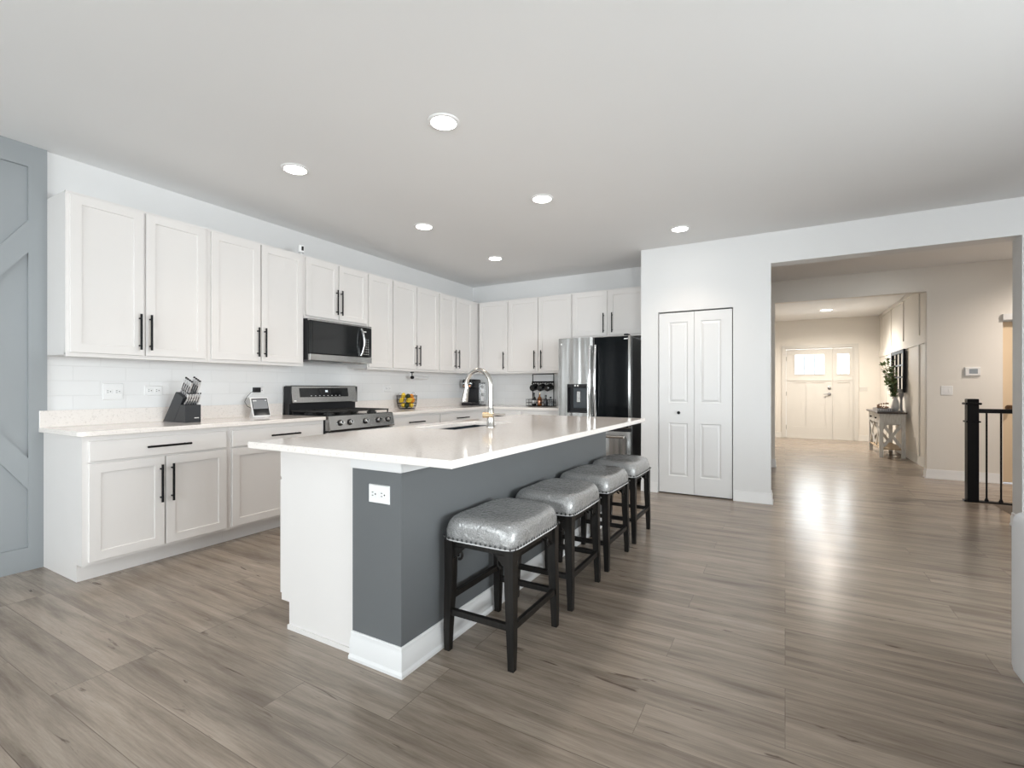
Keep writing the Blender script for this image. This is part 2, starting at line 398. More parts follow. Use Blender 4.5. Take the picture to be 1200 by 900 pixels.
# baseboards -----------------------------------------------------------
def base_y(m_, x, y0, y1, side, h=.11):    # runs along Y on a face at x; side=+1 sticks out to +X
    m_.prism([(x+side*u, v) for u, v in base_poly(h=h)], 'y', y0, y1)
def base_x(m_, y, x0, x1, side, h=.11):
    m_.prism([(y+side*u, v) for u, v in base_poly(h=h)], 'x', x0, x1)
b_ = MB(); base_x(b_, PW, XP0, DX0-.004, -1); skirt(b_, [(DX1+.004, PW), (XO0, PW), (XO0, PB)], -1)
struct(b_.build('baseboard_pantry', 'trim_white'))
b_ = MB(); skirt(b_, [(XO1, PB), (XO1, PW), (RW, PW)], -1); struct(b_.build('baseboard_opening', 'trim_white'))
b_ = MB(); skirt(b_, [(1.6, HB), (1.6, HW), (HD0-.01, HW)], -1, .014, .12); base_x(b_, HW, HD1, RW, -1, .12)
skirt(b_, [(-1.45, HW), (-.13, HW), (-.13, HB)], -1, .014, .12); struct(b_.build('baseboard_hall', 'trim_white'))
b_ = MB(); base_y(b_, FR, HB, FB, -1, .13); base_x(b_, FB, FL, FD0-.07, -1, .13); base_x(b_, FB, FD1+.07, FR-.014, -1, .13); base_y(b_, FL, HB, FB, 1, .13)
struct(b_.build('baseboard_foyer', 'door_cream'))
b_ = MB(); base_x(b_, SW, .65, RW, 1); base_y(b_, RW, SW, PW-.014, -1); struct(b_.build('baseboard_right', 'trim_white'))
# board and batten on the foyer wall
b_ = MB()
b_.box(FR-.018, FR, HB+.01, FB-.001, 1.83, 1.97)
for y in (9.45, 10.58, 11.7, 12.75): b_.box(FR-.016, FR, y, y+.07, 1.97, H-.001)
for y in (9.45, 12.2): b_.box(FR-.016, FR, y, y+.07, .13, 1.83)
b_.box(FR-.016, FR, HB+.01, FB-.001, H-.07, H-.001)
struct(b_.build('trim_2', 'wall_cream'))
# grey accent wall: painted sheet, frame boards and crossing diagonals
r = sroot('trim_3', (LW, .4, 0)); AY1 = 1.236; AX = LW+.004
MB().box(LW, AX, -1.75, AY1, .0, H-.001).build('painted_sheet', 'accent_grey', r)
def board_yz(m_, a, c, wd, t=.018, x=AX):
    a = Vector(a); c = Vector(c); d = (c-a).normalized(); n = Vector((-d.y, d.x))*wd/2
    m_.prism([tuple(a+n), tuple(a-n), tuple(c-n), tuple(c+n)], 'x', x, x+t)
f = MB()
f.box(AX, AX+.018, 1.145, AY1, 0, H-.001).box(AX, AX+.018, -1.75, -1.66, 0, H-.001).box(AX, AX+.018, -1.66, 1.145, 2.60, H-.001).box(AX, AX+.018, -1.66, 1.145, 0, .148)
f.build('frame_boards', 'accent_grey', r)
# diagonals: upper edge passes (1.145,2.255)-(1.017,2.036); lower edge (1.145,2.046)-(1.017,1.803)
def clipped(poly):   # keep the diagonal inside the frame
    return poly
sl = 1.8
for sgn in (1, -1):
    zt, zl = (2.255, 2.046) if sgn > 0 else (.519, .722)
    yl = -.2575
    d = MB(); 
    # from right frame down to centre line, then on to the other side
    zc1, zc0 = zt-sgn*sl*(1.145-yl), zl-sgn*sl*(1.145-yl)
    d.prism([(1.145, zt), (1.145, zl), (yl, max(.149, min(2.599, zc0))), (yl, max(.149, min(2.599, zc1)))], 'x', AX, AX+.017+.0005*sgn)
    d.build('diagonal_board', 'accent_grey', r)
# tile backsplash
struct(MB().box(LW, LW+.008, AY1, BW-.008, .93, 1.40).build('trim_4', 'tile_left'))
struct(MB().box(LW+.008, -2.40, BW-.008, BW, .914, 1.40).build('trim_5', 'tile_back'))

# ------------------------------------------------------------------ cabinets
SHK = [(0, .0015), (.0015, 0), (.056, 0), (.0575, .0015), (.0585, .008)]
SLAB = [(0, .003), (.003, 0)]
def pull(parent, x, z, ln, vertical, y=-.02, r=.0072, name='handle'):
    m_ = MB(); h = ln/2; e = ln*.38
    if vertical:
        m_.cyl((x, y-.03, z-h), (x, y-.03, z+h), r, seg=10)
        for s in (-e, e): m_.cyl((x, y, z+s), (x, y-.03, z+s), r*.8, seg=8)
    else:
        m_.cyl((x-h, y-.03, z), (x+h, y-.03, z), r, seg=10)
        for s in (-e, e): m_.cyl((x+s, y, z), (x+s, y-.03, z), r*.8, seg=8)
    return tag(m_.build(name, 'black_metal', parent), 'matt black bar handle')
def front(parent, name, x0, x1, z0, z1, steps=SHK, t=.02, mt='cabinet_white'):
    return MB().rings(x0, x1, z0, z1, steps, y0=-t, back=t).build(name, mt, parent)
def cab(label, w_, z0, z1, dep, doors, drawers=(), toe=0, rail=0, loc=(0, 0), rz=0, group=None, endpanel=0):
    """local frame: front face at y=0 looking to -Y. doors=(x0,x1,z0,z1,handle_x,handle_z)"""
    r = thing('kitchen_cabinet', label, 'cabinet', group=group)
    m_ = MB()
    if toe:
        m_.box(0, w_, 0, dep, toe, z1).box(0, w_, .075, dep, z0, toe)
    else: m_.box(0, w_, 0, dep, z0, z1)
    if rail: m_.box(0, w_, -.006, .014, z0-.012, z0+.012)
    if rail: m_.box(0, w_, -.006, .012, z1-.01, z1+.004)
    m_.build('body', 'cabinet_white', r)
    for x0, x1, a, c, hx, hz in doors:
        d = front(r, 'door', x0, x1, a, c)
        if hx is not None: pull(d, hx, hz, .25, True)
    for x0, x1, a, c, hx in drawers:
        d = front(r, 'drawer', x0, x1, a, c, SLAB)
        if hx is not None: pull(d, hx, (a+c)/2, .265, False)
    place(r, (loc[0], loc[1], 0), rz)
    return r
UX = -3.945; UZ0, UZ1 = 1.388, 2.421; DZ0, DZ1 = 1.402, 2.408
def upleft(label, y0, y1, doors, z0=UZ0, hz=1.565, dep=.308):
    dz0 = z0+.014
    cab(label, y1-y0-.001, z0, UZ1, dep, [(a-y0, c-y0, dz0, DZ1, (h-y0) if h else None, hz) for a, c, h in doors], rail=1, loc=(UX, y0), rz=PI/2)
upleft('tall white two-door wall cabinet at the open end beside the grey wall', 1.236, 2.093, [(1.256, 1.655, 1.629), (1.67, 2.07, 1.692)])
upleft('tall white two-door wall cabinet just left of the microwave', 2.093, 2.957, [(2.115, 2.518, 2.492), (2.533, 2.938, 2.556)])
upleft('short white two-door wall cabinet above the microwave', 2.957, 3.748, [(2.975, 3.351, 3.322), (3.361, 3.736, 3.38)], z0=1.845, hz=2.03)
upleft('narrow white single-door wall cabinet right of the microwave without a handle', 3.748, 4.129, [(3.762, 4.118, None)])
upleft('tall white two-door wall cabinet above the paper roll bracket', 4.129, 4.985, [(4.139, 4.538, 4.51), (4.55, 4.962, 4.575)])
upleft('tall white two-door wall cabinet in the far corner of the left wall', 4.985, BW-.002, [(4.999, 5.34, 5.38-.07), (5.352, 5.745, 5.44-.05)])
UY = 5.926
def upback(label, x0, x1, doors, z0=UZ0, hz=1.56, dep=.308):
    cab(label, x1-x0-.001, z0, UZ1, dep, [(a-x0, c-x0, z0+.014, DZ1, h-x0, hz) for a, c, h in doors], rail=1, loc=(x0, UY))
upback('single-door white wall cabinet in the corner of the back wall', -3.924, -3.43, [(-3.918, -3.447, -3.493)])
upback('two-door white wall cabinet above the mug rack', -3.43, -2.452, [(-3.417, -2.957, -3.0), (-2.943, -2.464, -2.897)])
upback('short two-door white wall cabinet above the refrigerator', -2.452, XP0-.002, [(-2.44, -1.973, -2.012), (-1.951, -1.49, -1.90)], z0=1.832, hz=2.0)
BX = -3.645; BT = .884
def lowleft(label, y0, y1, drawer, doors, hz=.54):
    dz = []
    for a, c, h in doors: dz.append((a-y0, c-y0, .125, .715, (h-y0) if h else None, hz))
    a, c, h = drawer
    return cab(label, y1-y0-.001, 0, BT-.001, .608, dz, [(a-y0, c-y0, .728, .853, (h-y0) if h else None)], toe=.105, loc=(BX, y0), rz=PI/2)
lowleft('white base cabinet at the end of the run beside the grey wall', 1.218, 2.083, (1.247, 2.062, 1.672), [(1.247, 1.650, 1.625), (1.659, 2.062, 1.692)])
lowleft('white base cabinet under the smart display left of the range', 2.083, 2.942, (2.105, 2.915, 2.54), [(2.105, 2.915, 2.885)])
lowleft('white base cabinet just right of the range under the fruit basket', 3.790, 4.611, (3.817, 4.59, 4.17), [(3.817, 4.2, 4.165), (4.207, 4.59, 4.242)])
lowleft('white corner base cabinet under the coffee maker', 4.611, BW-.002, (4.632, 5.5, 5.06), [(4.632, 5.06, 5.03), (5.07, 5.5, 5.1)])
BY = BW-.61
cab('white base cabinet under the back counter left of centre', .60, 0, BT-.001, .606, [(.03, .575, .125, .715, .54, .54)], [(.03, .575, .728, .853, .3)], toe=.105, loc=(-3.644, BY))
cab('white base cabinet next to the refrigerator under the mug rack', .575, 0, BT-.001, .606, [(.02, .55, .125, .715, .06, .54)], [(.02, .55, .728, .853, .285)], toe=.105, loc=(-3.043, BY))
# worktops
def rounded(x0, x1, y0, y1, rads, n=6):
    """corner radii order: (x0,y0),(x1,y0),(x1,y1),(x0,y1)"""
    P = []
    for (cx, cy, sx, sy, a0), r in zip(((x0, y0, 1, 1, PI), (x1, y0, -1, 1, 1.5*PI), (x1, y1, -1, -1, 0), (x0, y1, 1, -1, .5*PI)), rads):
        if r <= 0: P.append((cx, cy)); continue
        for k in range(n+1):
            a = a0+.5*PI*k/n; P.append((cx+sx*r+r*math.cos(a), cy+sy*r+r*math.sin(a)))
    return P
def slab(m_, poly, z0, z1, b=.003):
    n = len(poly); mid = Vector((sum(p[0] for p in poly)/n, sum(p[1] for p in poly)/n))
    R = []
    for z, ins in ((z0, b), (z0+b, 0), (z1-b, 0), (z1, b)):
        ring = []
        for p in poly:
            q = Vector(p); d = (mid-q); ring.append(m_.bm.verts.new((q.x+math.copysign(ins, d.x), q.y+math.copysign(ins, d.y), z)))
        R.append(ring)
    m_.bm.faces.new(R[0][::-1]); m_.bm.faces.new(R[-1])
    for a, c in zip(R, R[1:]):
        for k in range(n): m_.bm.faces.new((a[k], a[(k+1) % n], c[(k+1) % n], c[k]))
r = thing('countertop', 'speckled white quartz worktop left of the range holding the knife block', 'countertop', (-3.93, 2.06, BT))
m_ = MB(); slab(m_, rounded(LW+.001, -3.607, 1.195, 2.938, (0, .05, .003, 0)), BT, .914); m_.build('slab', 'quartz', r)
MB().box(LW+.009, LW+.03, 1.196, 2.938, .914, 1.025, .0015).build('upstand', 'quartz', r)
r = thing('countertop', 'L-shaped quartz worktop running from the range around the corner to the refrigerator', 'countertop', (-3.93, 5, BT))
m_ = MB(); poly = [(LW+.001, 3.790), (-3.607, 3.790), (-3.607, 5.59), (-2.466, 5.59), (-2.466, BW-.001), (LW+.001, BW-.001)]
m_.prism(poly, 'z', BT, .914); m_.build('slab', 'quartz', r)
MB().box(LW+.009, LW+.03, 3.791, BW-.009, .914, 1.025, .0015).build('upstand', 'quartz', r)

# ------------------------------------------------------------------ island
IY0, IY1 = 1.50, 4.06
r = thing('kitchen_island', 'large kitchen island with white cabinets and a grey painted back on white skirting', 'kitchen island', (-1.75, 2.8, 0))
m_ = MB().box(-2.165, -1.65, IY0, 2.38, .13, BT-.001).box(-2.165, -1.65, 3.17, IY1, .13, BT-.001).box(-2.165, -1.65, 2.38, 3.17, .13, .62).box(-2.165, -2.142, 2.38, 3.17, .62, BT-.001).box(-1.768, -1.65, 2.38, 3.17, .62, BT-.001).box(-2.106, -1.65, IY0, IY1, 0, .13)
m_.box(-2.11, -1.65, IY0-.008, IY0+.001, 0, .022)
m_.build('body', 'cabinet_white', r)
GX0, GX1, GY0, GY1 = -1.648, -1.365, 1.483, IY1
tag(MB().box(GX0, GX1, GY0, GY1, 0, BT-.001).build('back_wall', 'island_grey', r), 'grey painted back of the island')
m_ = MB()
skirt(m_, [(GX0-.001, GY0), (GX1, GY0), (GX1, GY1)], -1, .0195, .115)
m_.build('skirting', 'trim_white', r)
MB().box(GX0-.002, GX1+.008, GY0-.012, GY0+.001, .828, BT-.002, .002).box(GX1-.001, GX1+.008, GY0+.001, GY1, .828, BT-.002, .002).build('cleat', 'trim_white', r)
# doors on the sink side (facing -X)
dw = (IY1-IY0)/5
for k in range(5):
    y0 = IY0+k*dw+.006; y1 = IY0+(k+1)*dw-.006
    m_ = MB().rings(y0, y1, .16, .72, SHK, y0=0, back=.02); 
    R = Matrix(((0, 1, 0, -2.185), (1, 0, 0, 0), (0, 0, 1, 0), (0, 0, 0, 1))); m_.xform(R)
    d = m_.build('door', 'cabinet_white', r)
    h = MB().cyl((-2.215, y1-.05, .45), (-2.215, y1-.05, .7), .0055, seg=8).cyl((-2.215, y1-.05, .48), (-2.185, y1-.05, .48), .0045, seg=8).cyl((-2.215, y1-.05, .67), (-2.185, y1-.05, .67), .0045, seg=8)
    h.build('handle', 'black_metal', d)
    m_ = MB().rings(y0, y1, .735, .862, SLAB, y0=0, back=.02).xform(R); m_.build('drawer', 'cabinet_white', r)
# island top with sink cut-out
TX0, TX1, TY0, TY1 = -2.268, -1.04, 1.39, 4.135
SX0, SX1, SY0, SY1 = -2.12, -1.79, 2.42, 3.13
m_ = MB()
def slab_hole(m_, o, h, z0, z1):
    X = [o[0], h[0], h[1], o[1]]; Y = [o[2], h[2], h[3], o[3]]
    V = {}
    for zi, z in enumerate((z0, z1)):
        for i, x in enumerate(X):
            for j, y in enumerate(Y): V[i, j, zi] = m_.bm.verts.new((x, y, z))
    for i in range(3):
        for j in range(3):
            if (i, j) == (1, 1): continue
            m_.bm.faces.new([V[i, j, 1], V[i+1, j, 1], V[i+1, j+1, 1], V[i, j+1, 1]])
            m_.bm.faces.new([V[i, j, 0], V[i, j+1, 0], V[i+1, j+1, 0], V[i+1, j, 0]])
    def wall(a, c): m_.bm.faces.new([V[a[0], a[1], 0], V[c[0], c[1], 0], V[c[0], c[1], 1], V[a[0], a[1], 1]])
    for i in range(3): wall((i, 0), (i+1, 0)); wall((i, 3), (i+1, 3)); wall((0, i), (0, i+1)); wall((3, i), (3, i+1))
    for a, c in (((1, 1), (2, 1)), ((2, 1), (2, 2)), ((2, 2), (1, 2)), ((1, 2), (1, 1))): wall(a, c)
slab_hole(m_, (TX0, TX1, TY0, TY1), (SX0, SX1, SY0, SY1), BT, .914)
bmesh.ops.recalc_face_normals(m_.bm, faces=m_.bm.faces)
es = [e for e in m_.bm.edges if len(e.link_faces) == 2 and e.calc_face_angle(0) > .5]
bmesh.ops.bevel(m_.bm, geom=es, offset=.003, segments=2, affect='EDGES')
es = m_.build('countertop', 'quartz', None, origin='base')
tag(es, 'polished speckled quartz top overhanging the kitchen island', 'countertop')
mat('slate', (.045, .055, .065), .25)
# sink
r = thing('kitchen_sink', 'stainless undermount sink set in the island top', 'sink', (-1.955, 2.775, .70))
m_ = MB(); g = .012; x0, x1, y0, y1 = SX0-g, SX1+g, SY0-g, SY1+g
T = [rounded(x0, x1, y0, y1, (.02,)*4, 3), rounded(x0+.004, x1-.004, y0+.004, y1-.004, (.02,)*4, 3), rounded(x0+.02, x1-.02, y0+.02, y1-.02, (.03,)*4, 3)]
R = []
for poly, z in ((T[0], BT-.002), (T[1], .72), (T[2], .70)): R.append([m_.bm.verts.new((*p, z)) for p in poly])
for a, c in zip(R, R[1:]):
    for k in range(len(a)): m_.bm.faces.new((a[k], a[(k+1) % len(a)], c[(k+1) % len(a)], c[k]))
m_.bm.faces.new(R[-1])
ob = m_.build('basin', 'sink_steel', r); md = ob.modifiers.new('t', 'SOLIDIFY'); md.thickness = .0015
MB().box(SX0-.011, SX1+.011, 2.74, 2.752, .72, .86, .004).build('divider', 'sink_steel', r)
for y in (2.58, 2.94): MB().lathe([(.045, 0), (.045, .003), (.02, .003), (.015, .001)], (-1.955, y, .7025)).build('drain', 'chrome', r)
# faucet
FX, FY = -1.70, 2.70
r = thing('kitchen_faucet', 'brushed nickel gooseneck pull-down faucet beside the island sink', 'faucet', (FX, FY, .9145))
MB().lathe([(.03, 0), (.03, .006), (.026, .012), (.023, .05), (.0225, .12), (.019, .128)], (FX, FY, .9145)).build('base', 'nickel', r)
pts = [(FX, FY, 1.035), (FX, FY, 1.19)]
for k in range(1, 15):
    a = PI*k/14*1.06; pts.append((FX-.098+.098*math.cos(a), FY, 1.19+.105*math.sin(a)))
MB().tube(pts, .0148, 14).build('spout', 'nickel', r)
e = Vector(pts[-1]); MB().cyl(e+Vector((.001, 0, .005)), e+Vector((-.018, 0, -.085)), .017, .024, 16).cyl(e+Vector((-.018, 0, -.085)), e+Vector((-.0186, 0, -.088)), .017, .015, 16).build('spray_head', 'nickel', r)
MB().cyl((FX+.019, FY+.0, .995), (FX-.042, FY-.03, .995), .020, seg=18).build('valve_body', 'gold_tint_metal', r)  # nickel as well; the gold it reflects is put into the metal colour
MB().tube([(FX+.018, FY+.004, .997), (FX+.05, FY+.03, 1.0), (FX+.085, FY+.05, .999)], [.008, .006, .0045], 8).build('lever', 'nickel', r)

# ------------------------------------------------------------------ outlets and switches
def plate(name, label, cat, w_, h, kind, loc, rz, mt='white_plastic', group=None):
    r = thing(name, label, cat)
    MB().rings(-w_/2, w_/2, -h/2, h/2, [(0, 0), (.003, -.005)], back=.001).build('wall_plate', mt, r)
    if kind == 'duplex_h' or kind == 'double':
        for s in (-1, 1):
            c = MB().rings(s*w_*.22-.021, s*w_*.22+.021, -.016, .016, [(0, 0), (.002, -.002)], y0=-.005, back=.001).build('socket', mt, r)
            MB().box(s*w_*.22-.010, s*w_*.22-.002, -.0082, -.0065, .005, .008).box(s*w_*.22-.010, s*w_*.22-.002, -.0082, -.0065, -.008, -.005).cyl((s*w_*.22+.010, -.0065, 0), (s*w_*.22+.010, -.0082, 0), .0035, seg=8).build('slot', 'slot_dark', c)
    if kind == 'switch2':
        for s in (-1, 1):
            c = MB().box(s*.024-.009, s*.024+.009, -.008, -.004, -.02, .02, .001).build('toggle', mt, r)
    return place(r, loc, rz)
plate('wall_switch', 'double white plate on the tile nearest the grey wall', 'outlet', .122, .118, 'double', (LW+.0085, 1.597, 1.148), PI/2)
plate('electrical_outlet', 'horizontal white outlet on the tile just left of the knife block', 'outlet', .118, .074, 'duplex_h', (LW+.0085, 1.853, 1.154), PI/2)
plate('electrical_outlet', 'white outlet on the tile behind the smart display', 'outlet', .122, .074, 'duplex_h', (LW+.0085, 2.70, 1.15), PI/2)
plate('electrical_outlet', 'white outlet on the tile between range and fruit basket', 'outlet', .118, .074, 'duplex_h', (LW+.0085, 4.37, 1.165), PI/2)
plate('electrical_outlet', 'white outlet on the grey end of the island', 'outlet', .118, .078, 'duplex_h', (-1.487, GY0-.0005, .728), 0)
plate('wall_switch', 'double toggle switch plate on the hall wall below the thermostat', 'switch', .118, .118, 'switch2', (1.796, HW-.0005, 1.14), 0)
plate('wall_switch', 'pale double switch plate beside the front door', 'switch', .14, .1, 'switch2', (1.50, FB-.0005, 1.14), 0, 'door_cream')
r = thing('thermostat', 'small white thermostat with a grey screen on the hall wall', 'thermostat')
MB().rings(-.075, .075, -.055, .055, [(0, 0), (.006, -.02)], back=.001).build('housing', 'white_plastic', r)
MB().box(-.035, .045, -.0215, -.0195, -.028, .032).build('screen', 'lcd', r)
place(r, (2.04, HW-.0015, 1.378))

# ------------------------------------------------------------------ microwave
r = thing('microwave', 'black and stainless over-the-range microwave under the short cabinet', 'microwave')
W = .778; D = .39; z0, z1 = 1.425, 1.829
MB().box(0, W, .03, D, z0+.012, z1, .003).build('body', 'black_plastic', r)
MB().box(.006, .6, 0, .03, z0+.075, z1-.022, .004).build('door', 'black_gloss', r)
MB().box(.03, .6, -.003, .001, z0+.08, z1-.028, .002).build('window', 'black_gloss', r)
MB().box(.602, W, 0, .03, z0+.075, z1-.022, .004).build('control_panel', 'black_gloss', r)
m_ = MB()
for i in range(3):
    for j in range(7): m_.box(.665+.028*i, .675+.028*i, -.001, .0005, z0+.10+.026*j, z0+.106+.026*j)
m_.box(.66, .70, -.001, .0005, z1-.07, z1-.058); m_.build('keypad', 'print_white', r)
MB().box(.004, W, -.004, .03, z0+.008, z0+.072, .004).build('bottom_trim', 'stainless', r)
MB().box(.0, W, 0.002, .03, z1-.02, z1, .003).build('vent_grille', 'stainless', r)
pts = [(.618-.0, -.012, z0+.085), (.624, -.03, z0+.12), (.63, -.052, z0+.2), (.628, -.052, z0+.25), (.622, -.034, z0+.33), (.618, -.012, z0+.365)]
q = []
for i in range(len(pts)-1):
    for t in (0, .5): q.append(tuple(pts[i][k]*(1-t)+pts[i+1][k]*t for k in range(3)))
q.append(pts[-1]); MB().tube(q, .011, 10).build('handle', 'chrome', r)
MB().box(.08, .34, .06, .2, z0+.002, z0+.012, .002).box(.42, .68, .06, .2, z0+.002, z0+.012, .002).build('grease_filter', 'stainless_dark', r)
place(r, (-3.864, 2.963, 0), PI/2)

# ------------------------------------------------------------------ range
r = thing('gas_range', 'stainless gas range with black cast grates in the left run of cabinets', 'stove')
W = .826
MB().box(0, W, .035, .62, .02, .912, .003).build('body', 'black_plastic', r)
MB().box(.004, W-.004, -.005, .035, .21, .77, .004).build('oven_door', 'stainless', r)
MB().box(.12, W-.12, -.008, -.004, .33, .62, .002).build('oven_window', 'black_gloss', r)
m_ = MB().cyl((.06, -.055, .735), (W-.06, -.055, .735), .012, seg=12)
for x in (.09, W-.09): m_.cyl((x, -.055, .735), (x, -.003, .735), .009, seg=8)
m_.build('oven_handle', 'black_metal', r)
MB().box(.004, W-.004, -.003, .035, .04, .2, .004).build('storage_drawer', 'stainless', r)
m_ = MB(); m_.prism([(-.035, .79), (-.03, .782), (.036, .782), (.036, .915), (-.008, .915)], 'x', .004, W-.004); m_.build('control_panel', 'stainless', r, sharp=20)
for k, x in enumerate((.125, .238, .43, .6, .735)):
    kb = MB(); c = Vector((x, -.022, .85)); n = Vector((0, -1, .2)).normalized()
    MB().cyl(c, c+n*.011, .029, .027, 20).build('bezel', 'black_plastic', r)
    kb.cyl(c+n*.012, c+n*.036, .021, .018, 20); kk = kb.build('knob', 'chrome', r)
    MB().box(x-.002, x+.002, c.y-.041, c.y-.034, .845, .872).build('pointer', 'black_plastic', kk)
MB().box(.002, W-.002, .0, .62, .913, .921, .003).build('cooktop', 'black_gloss', r)
for s in range(3):
    x0 = .018+s*.265; x1 = x0+.258; g = MB()
    for x in (x0, x1-.012): g.box(x, x+.012, .03, .54, .945, .957, .003)
    for y in (.03, .28, .528): g.box(x0, x1, y, y+.012, .945, .957, .003)
    for x in (x0+.08, x0+.166): g.box(x, x+.009, .03, .54, .945, .955, .002)
    for x in (x0+.002, x1-.014):
        for y in (.035, .52): g.box(x, x+.01, y, y+.01, .9215, .946)
    g.build('grate', 'dark_cast', r)
for x, y in ((.14, .15), (.14, .42), (.41, .28), (.68, .15), (.68, .42)):
    MB().lathe([(.05, 0), (.05, .008), (.036, .01), (.036, .02), (.01, .022)], (x, y, .9215)).build('burner', 'dark_cast', r)
MB().box(.0, W, .55, .625, .913, 1.03, .003).box(.0, .012, .52, .625, 1.02, 1.19, .002).box(W-.012, W, .52, .625, 1.02, 1.19, .002).build('backguard', 'black_plastic', r)
m_ = MB(); m_.prism([(.508, 1.03), (.52, 1.022), (.62, 1.022), (.62, 1.197), (.54, 1.197), (.532, 1.19)], 'x', .012, W-.012); m_.build('display_panel', 'stainless', r, sharp=20)
def tilted(x0, x1, z0, z1, off, th):   # sheet lying on the tilted front of the backguard
    def yy(z): return .508+(z-1.03)*(.024/.16)-off
    m_ = MB(); V = []
    m_.prism([(yy(z0), z0), (yy(z0)+th, z0), (yy(z1)+th, z1), (yy(z1), z1)], 'x', x0, x1); return m_
tilted(.10, W-.13, 1.082, 1.172, .002, .003).build('display_glass', 'black_gloss', r)
m_ = tilted(.34, .47, 1.09, 1.165, .003, .0008); m_.build('screen', 'screen_dark', r)
tilted(.40, .43, 1.13, 1.15, .0045, .0006).build('clock', 'digits', r)
for i in range(8): tilted(.22+.05*i, .235+.05*i, 1.092, 1.097, .0045, .0006).build('key_mark', 'print_white', r)
tilted(.03, .055, 1.042, 1.053, .0015, .001).build('badge', 'print_white', r)
place(r, (-3.6, 2.949, 0), PI/2)

# ------------------------------------------------------------------ refrigerator
r = thing('refrigerator', 'stainless side-by-side refrigerator with a black glass right door in the alcove', 'refrigerator')
FX0 = -2.443; FW = .902; FF = 5.46       # local x from 0, front plane y=0
MB().box(.004, FW-.002, .065, .70, .03, 1.765, .004).build('body', 'stainless_dark', r)
MB().box(0.01, FW-.01, .03, .3, 0, .04, .002).build('kick_plate', 'black_plastic', r)
sx = .455
# left door with dispenser recess, built as a frame of pieces
dx0, dx1, dz0, dz1 = .122, .37, .875, 1.215
lm = MB()
def front_with_hole(m_, o, h, y0, y1, b=0):
    m_.box(o[0], h[0], y0, y1, o[2], o[3]).box(h[1], o[1], y0, y1, o[2], o[3]).box(h[0], h[1], y0, y1, o[2], h[2]).box(h[0], h[1], y0, y1, h[3], o[3])
front_with_hole(lm, (0, sx-.004, .705, 1.78), (dx0, dx1, dz0, dz1), 0, .06)
bmesh.ops.remove_doubles(lm.bm, verts=lm.bm.verts, dist=1e-5)
ld = lm.build('door', 'stainless_door', r)
dp = MB(); dp.box(dx0, dx1, .055, .064, dz0, dz1).box(dx0-.004, dx0+.004, -.004, .06, dz0-.004, dz1+.004).box(dx1-.004, dx1+.004, -.004, .06, dz0-.004, dz1+.004).box(dx0, dx1, -.004, .06, dz1-.03, dz1+.004).box(dx0, dx1, -.004, .06, dz0-.004, dz0+.008)
dd = dp.build('water_dispenser', 'black_plastic', ld)
MB().box(dx0+.06, dx1-.01, .035, .0545, dz0+.05, dz1-.04, .004).build('dispenser_back', 'slate', dd)
MB().box(dx0+.11, dx0+.16, .012, .05, dz0+.12, dz0+.26, .006).build('paddle', 'stainless', dd)
for k in range(2): MB().box(dx0+.09+.035*k, dx0+.11+.035*k, -.0055, -.0035, dz1-.055+.03, dz1-.035+.03).build('button', 'print_white', dd)
rd = MB().box(sx+.004, FW, 0, .06, .705, 1.78, .006, 2).build('door', 'stainless', r)
MB().box(sx+.010, FW-.028, -.005, .002, .712, 1.772, .003).build('glass_panel', 'smoked_glass', rd)
MB().box(FW-.075, FW-.03, -.006, -.0045, 1.735, 1.748).build('badge', 'stainless', rd)
MB().box(.03, .05, -.0015, .0005, 1.70, 1.72).build('badge', 'print_white', ld)
for x, pd in ((sx-.03, ld), (sx+.035, rd)):
    q = []
    for k in range(13):
        t = k/12; q.append((x, -.028-.036*math.sin(PI*t), .82+.86*t))
    hm = MB().tube(q, .0165, 14).cyl((x, -.03, .83), (x, .001 if pd is ld else -.004, .83), .011, seg=10).cyl((x, -.03, 1.67), (x, .001 if pd is ld else -.004, 1.67), .011, seg=10)
    hm.build('handle', 'chrome', pd)
fd = MB().box(0, FW, 0, .06, .05, .665, .006, 2).build('freezer_drawer', 'stainless_door', r)
m_ = MB().cyl((.06, -.06, .61), (FW-.06, -.06, .61), .015, seg=14)
for x in (.09, FW-.09): m_.cyl((x, -.06, .61), (x, .001, .61), .012, seg=10)
m_.build('handle', 'nickel', fd)
MB().box(.004, FW-.004, .012, .06, .667, .703).build('seal_strip', 'black_plastic', r)
for x in (FW-.06,): MB().box(x-.02, x+.03, .0, .09, 1.781, 1.80, .004).build('hinge_cover', 'black_plastic', r)
place(r, (FX0, FF, 0))

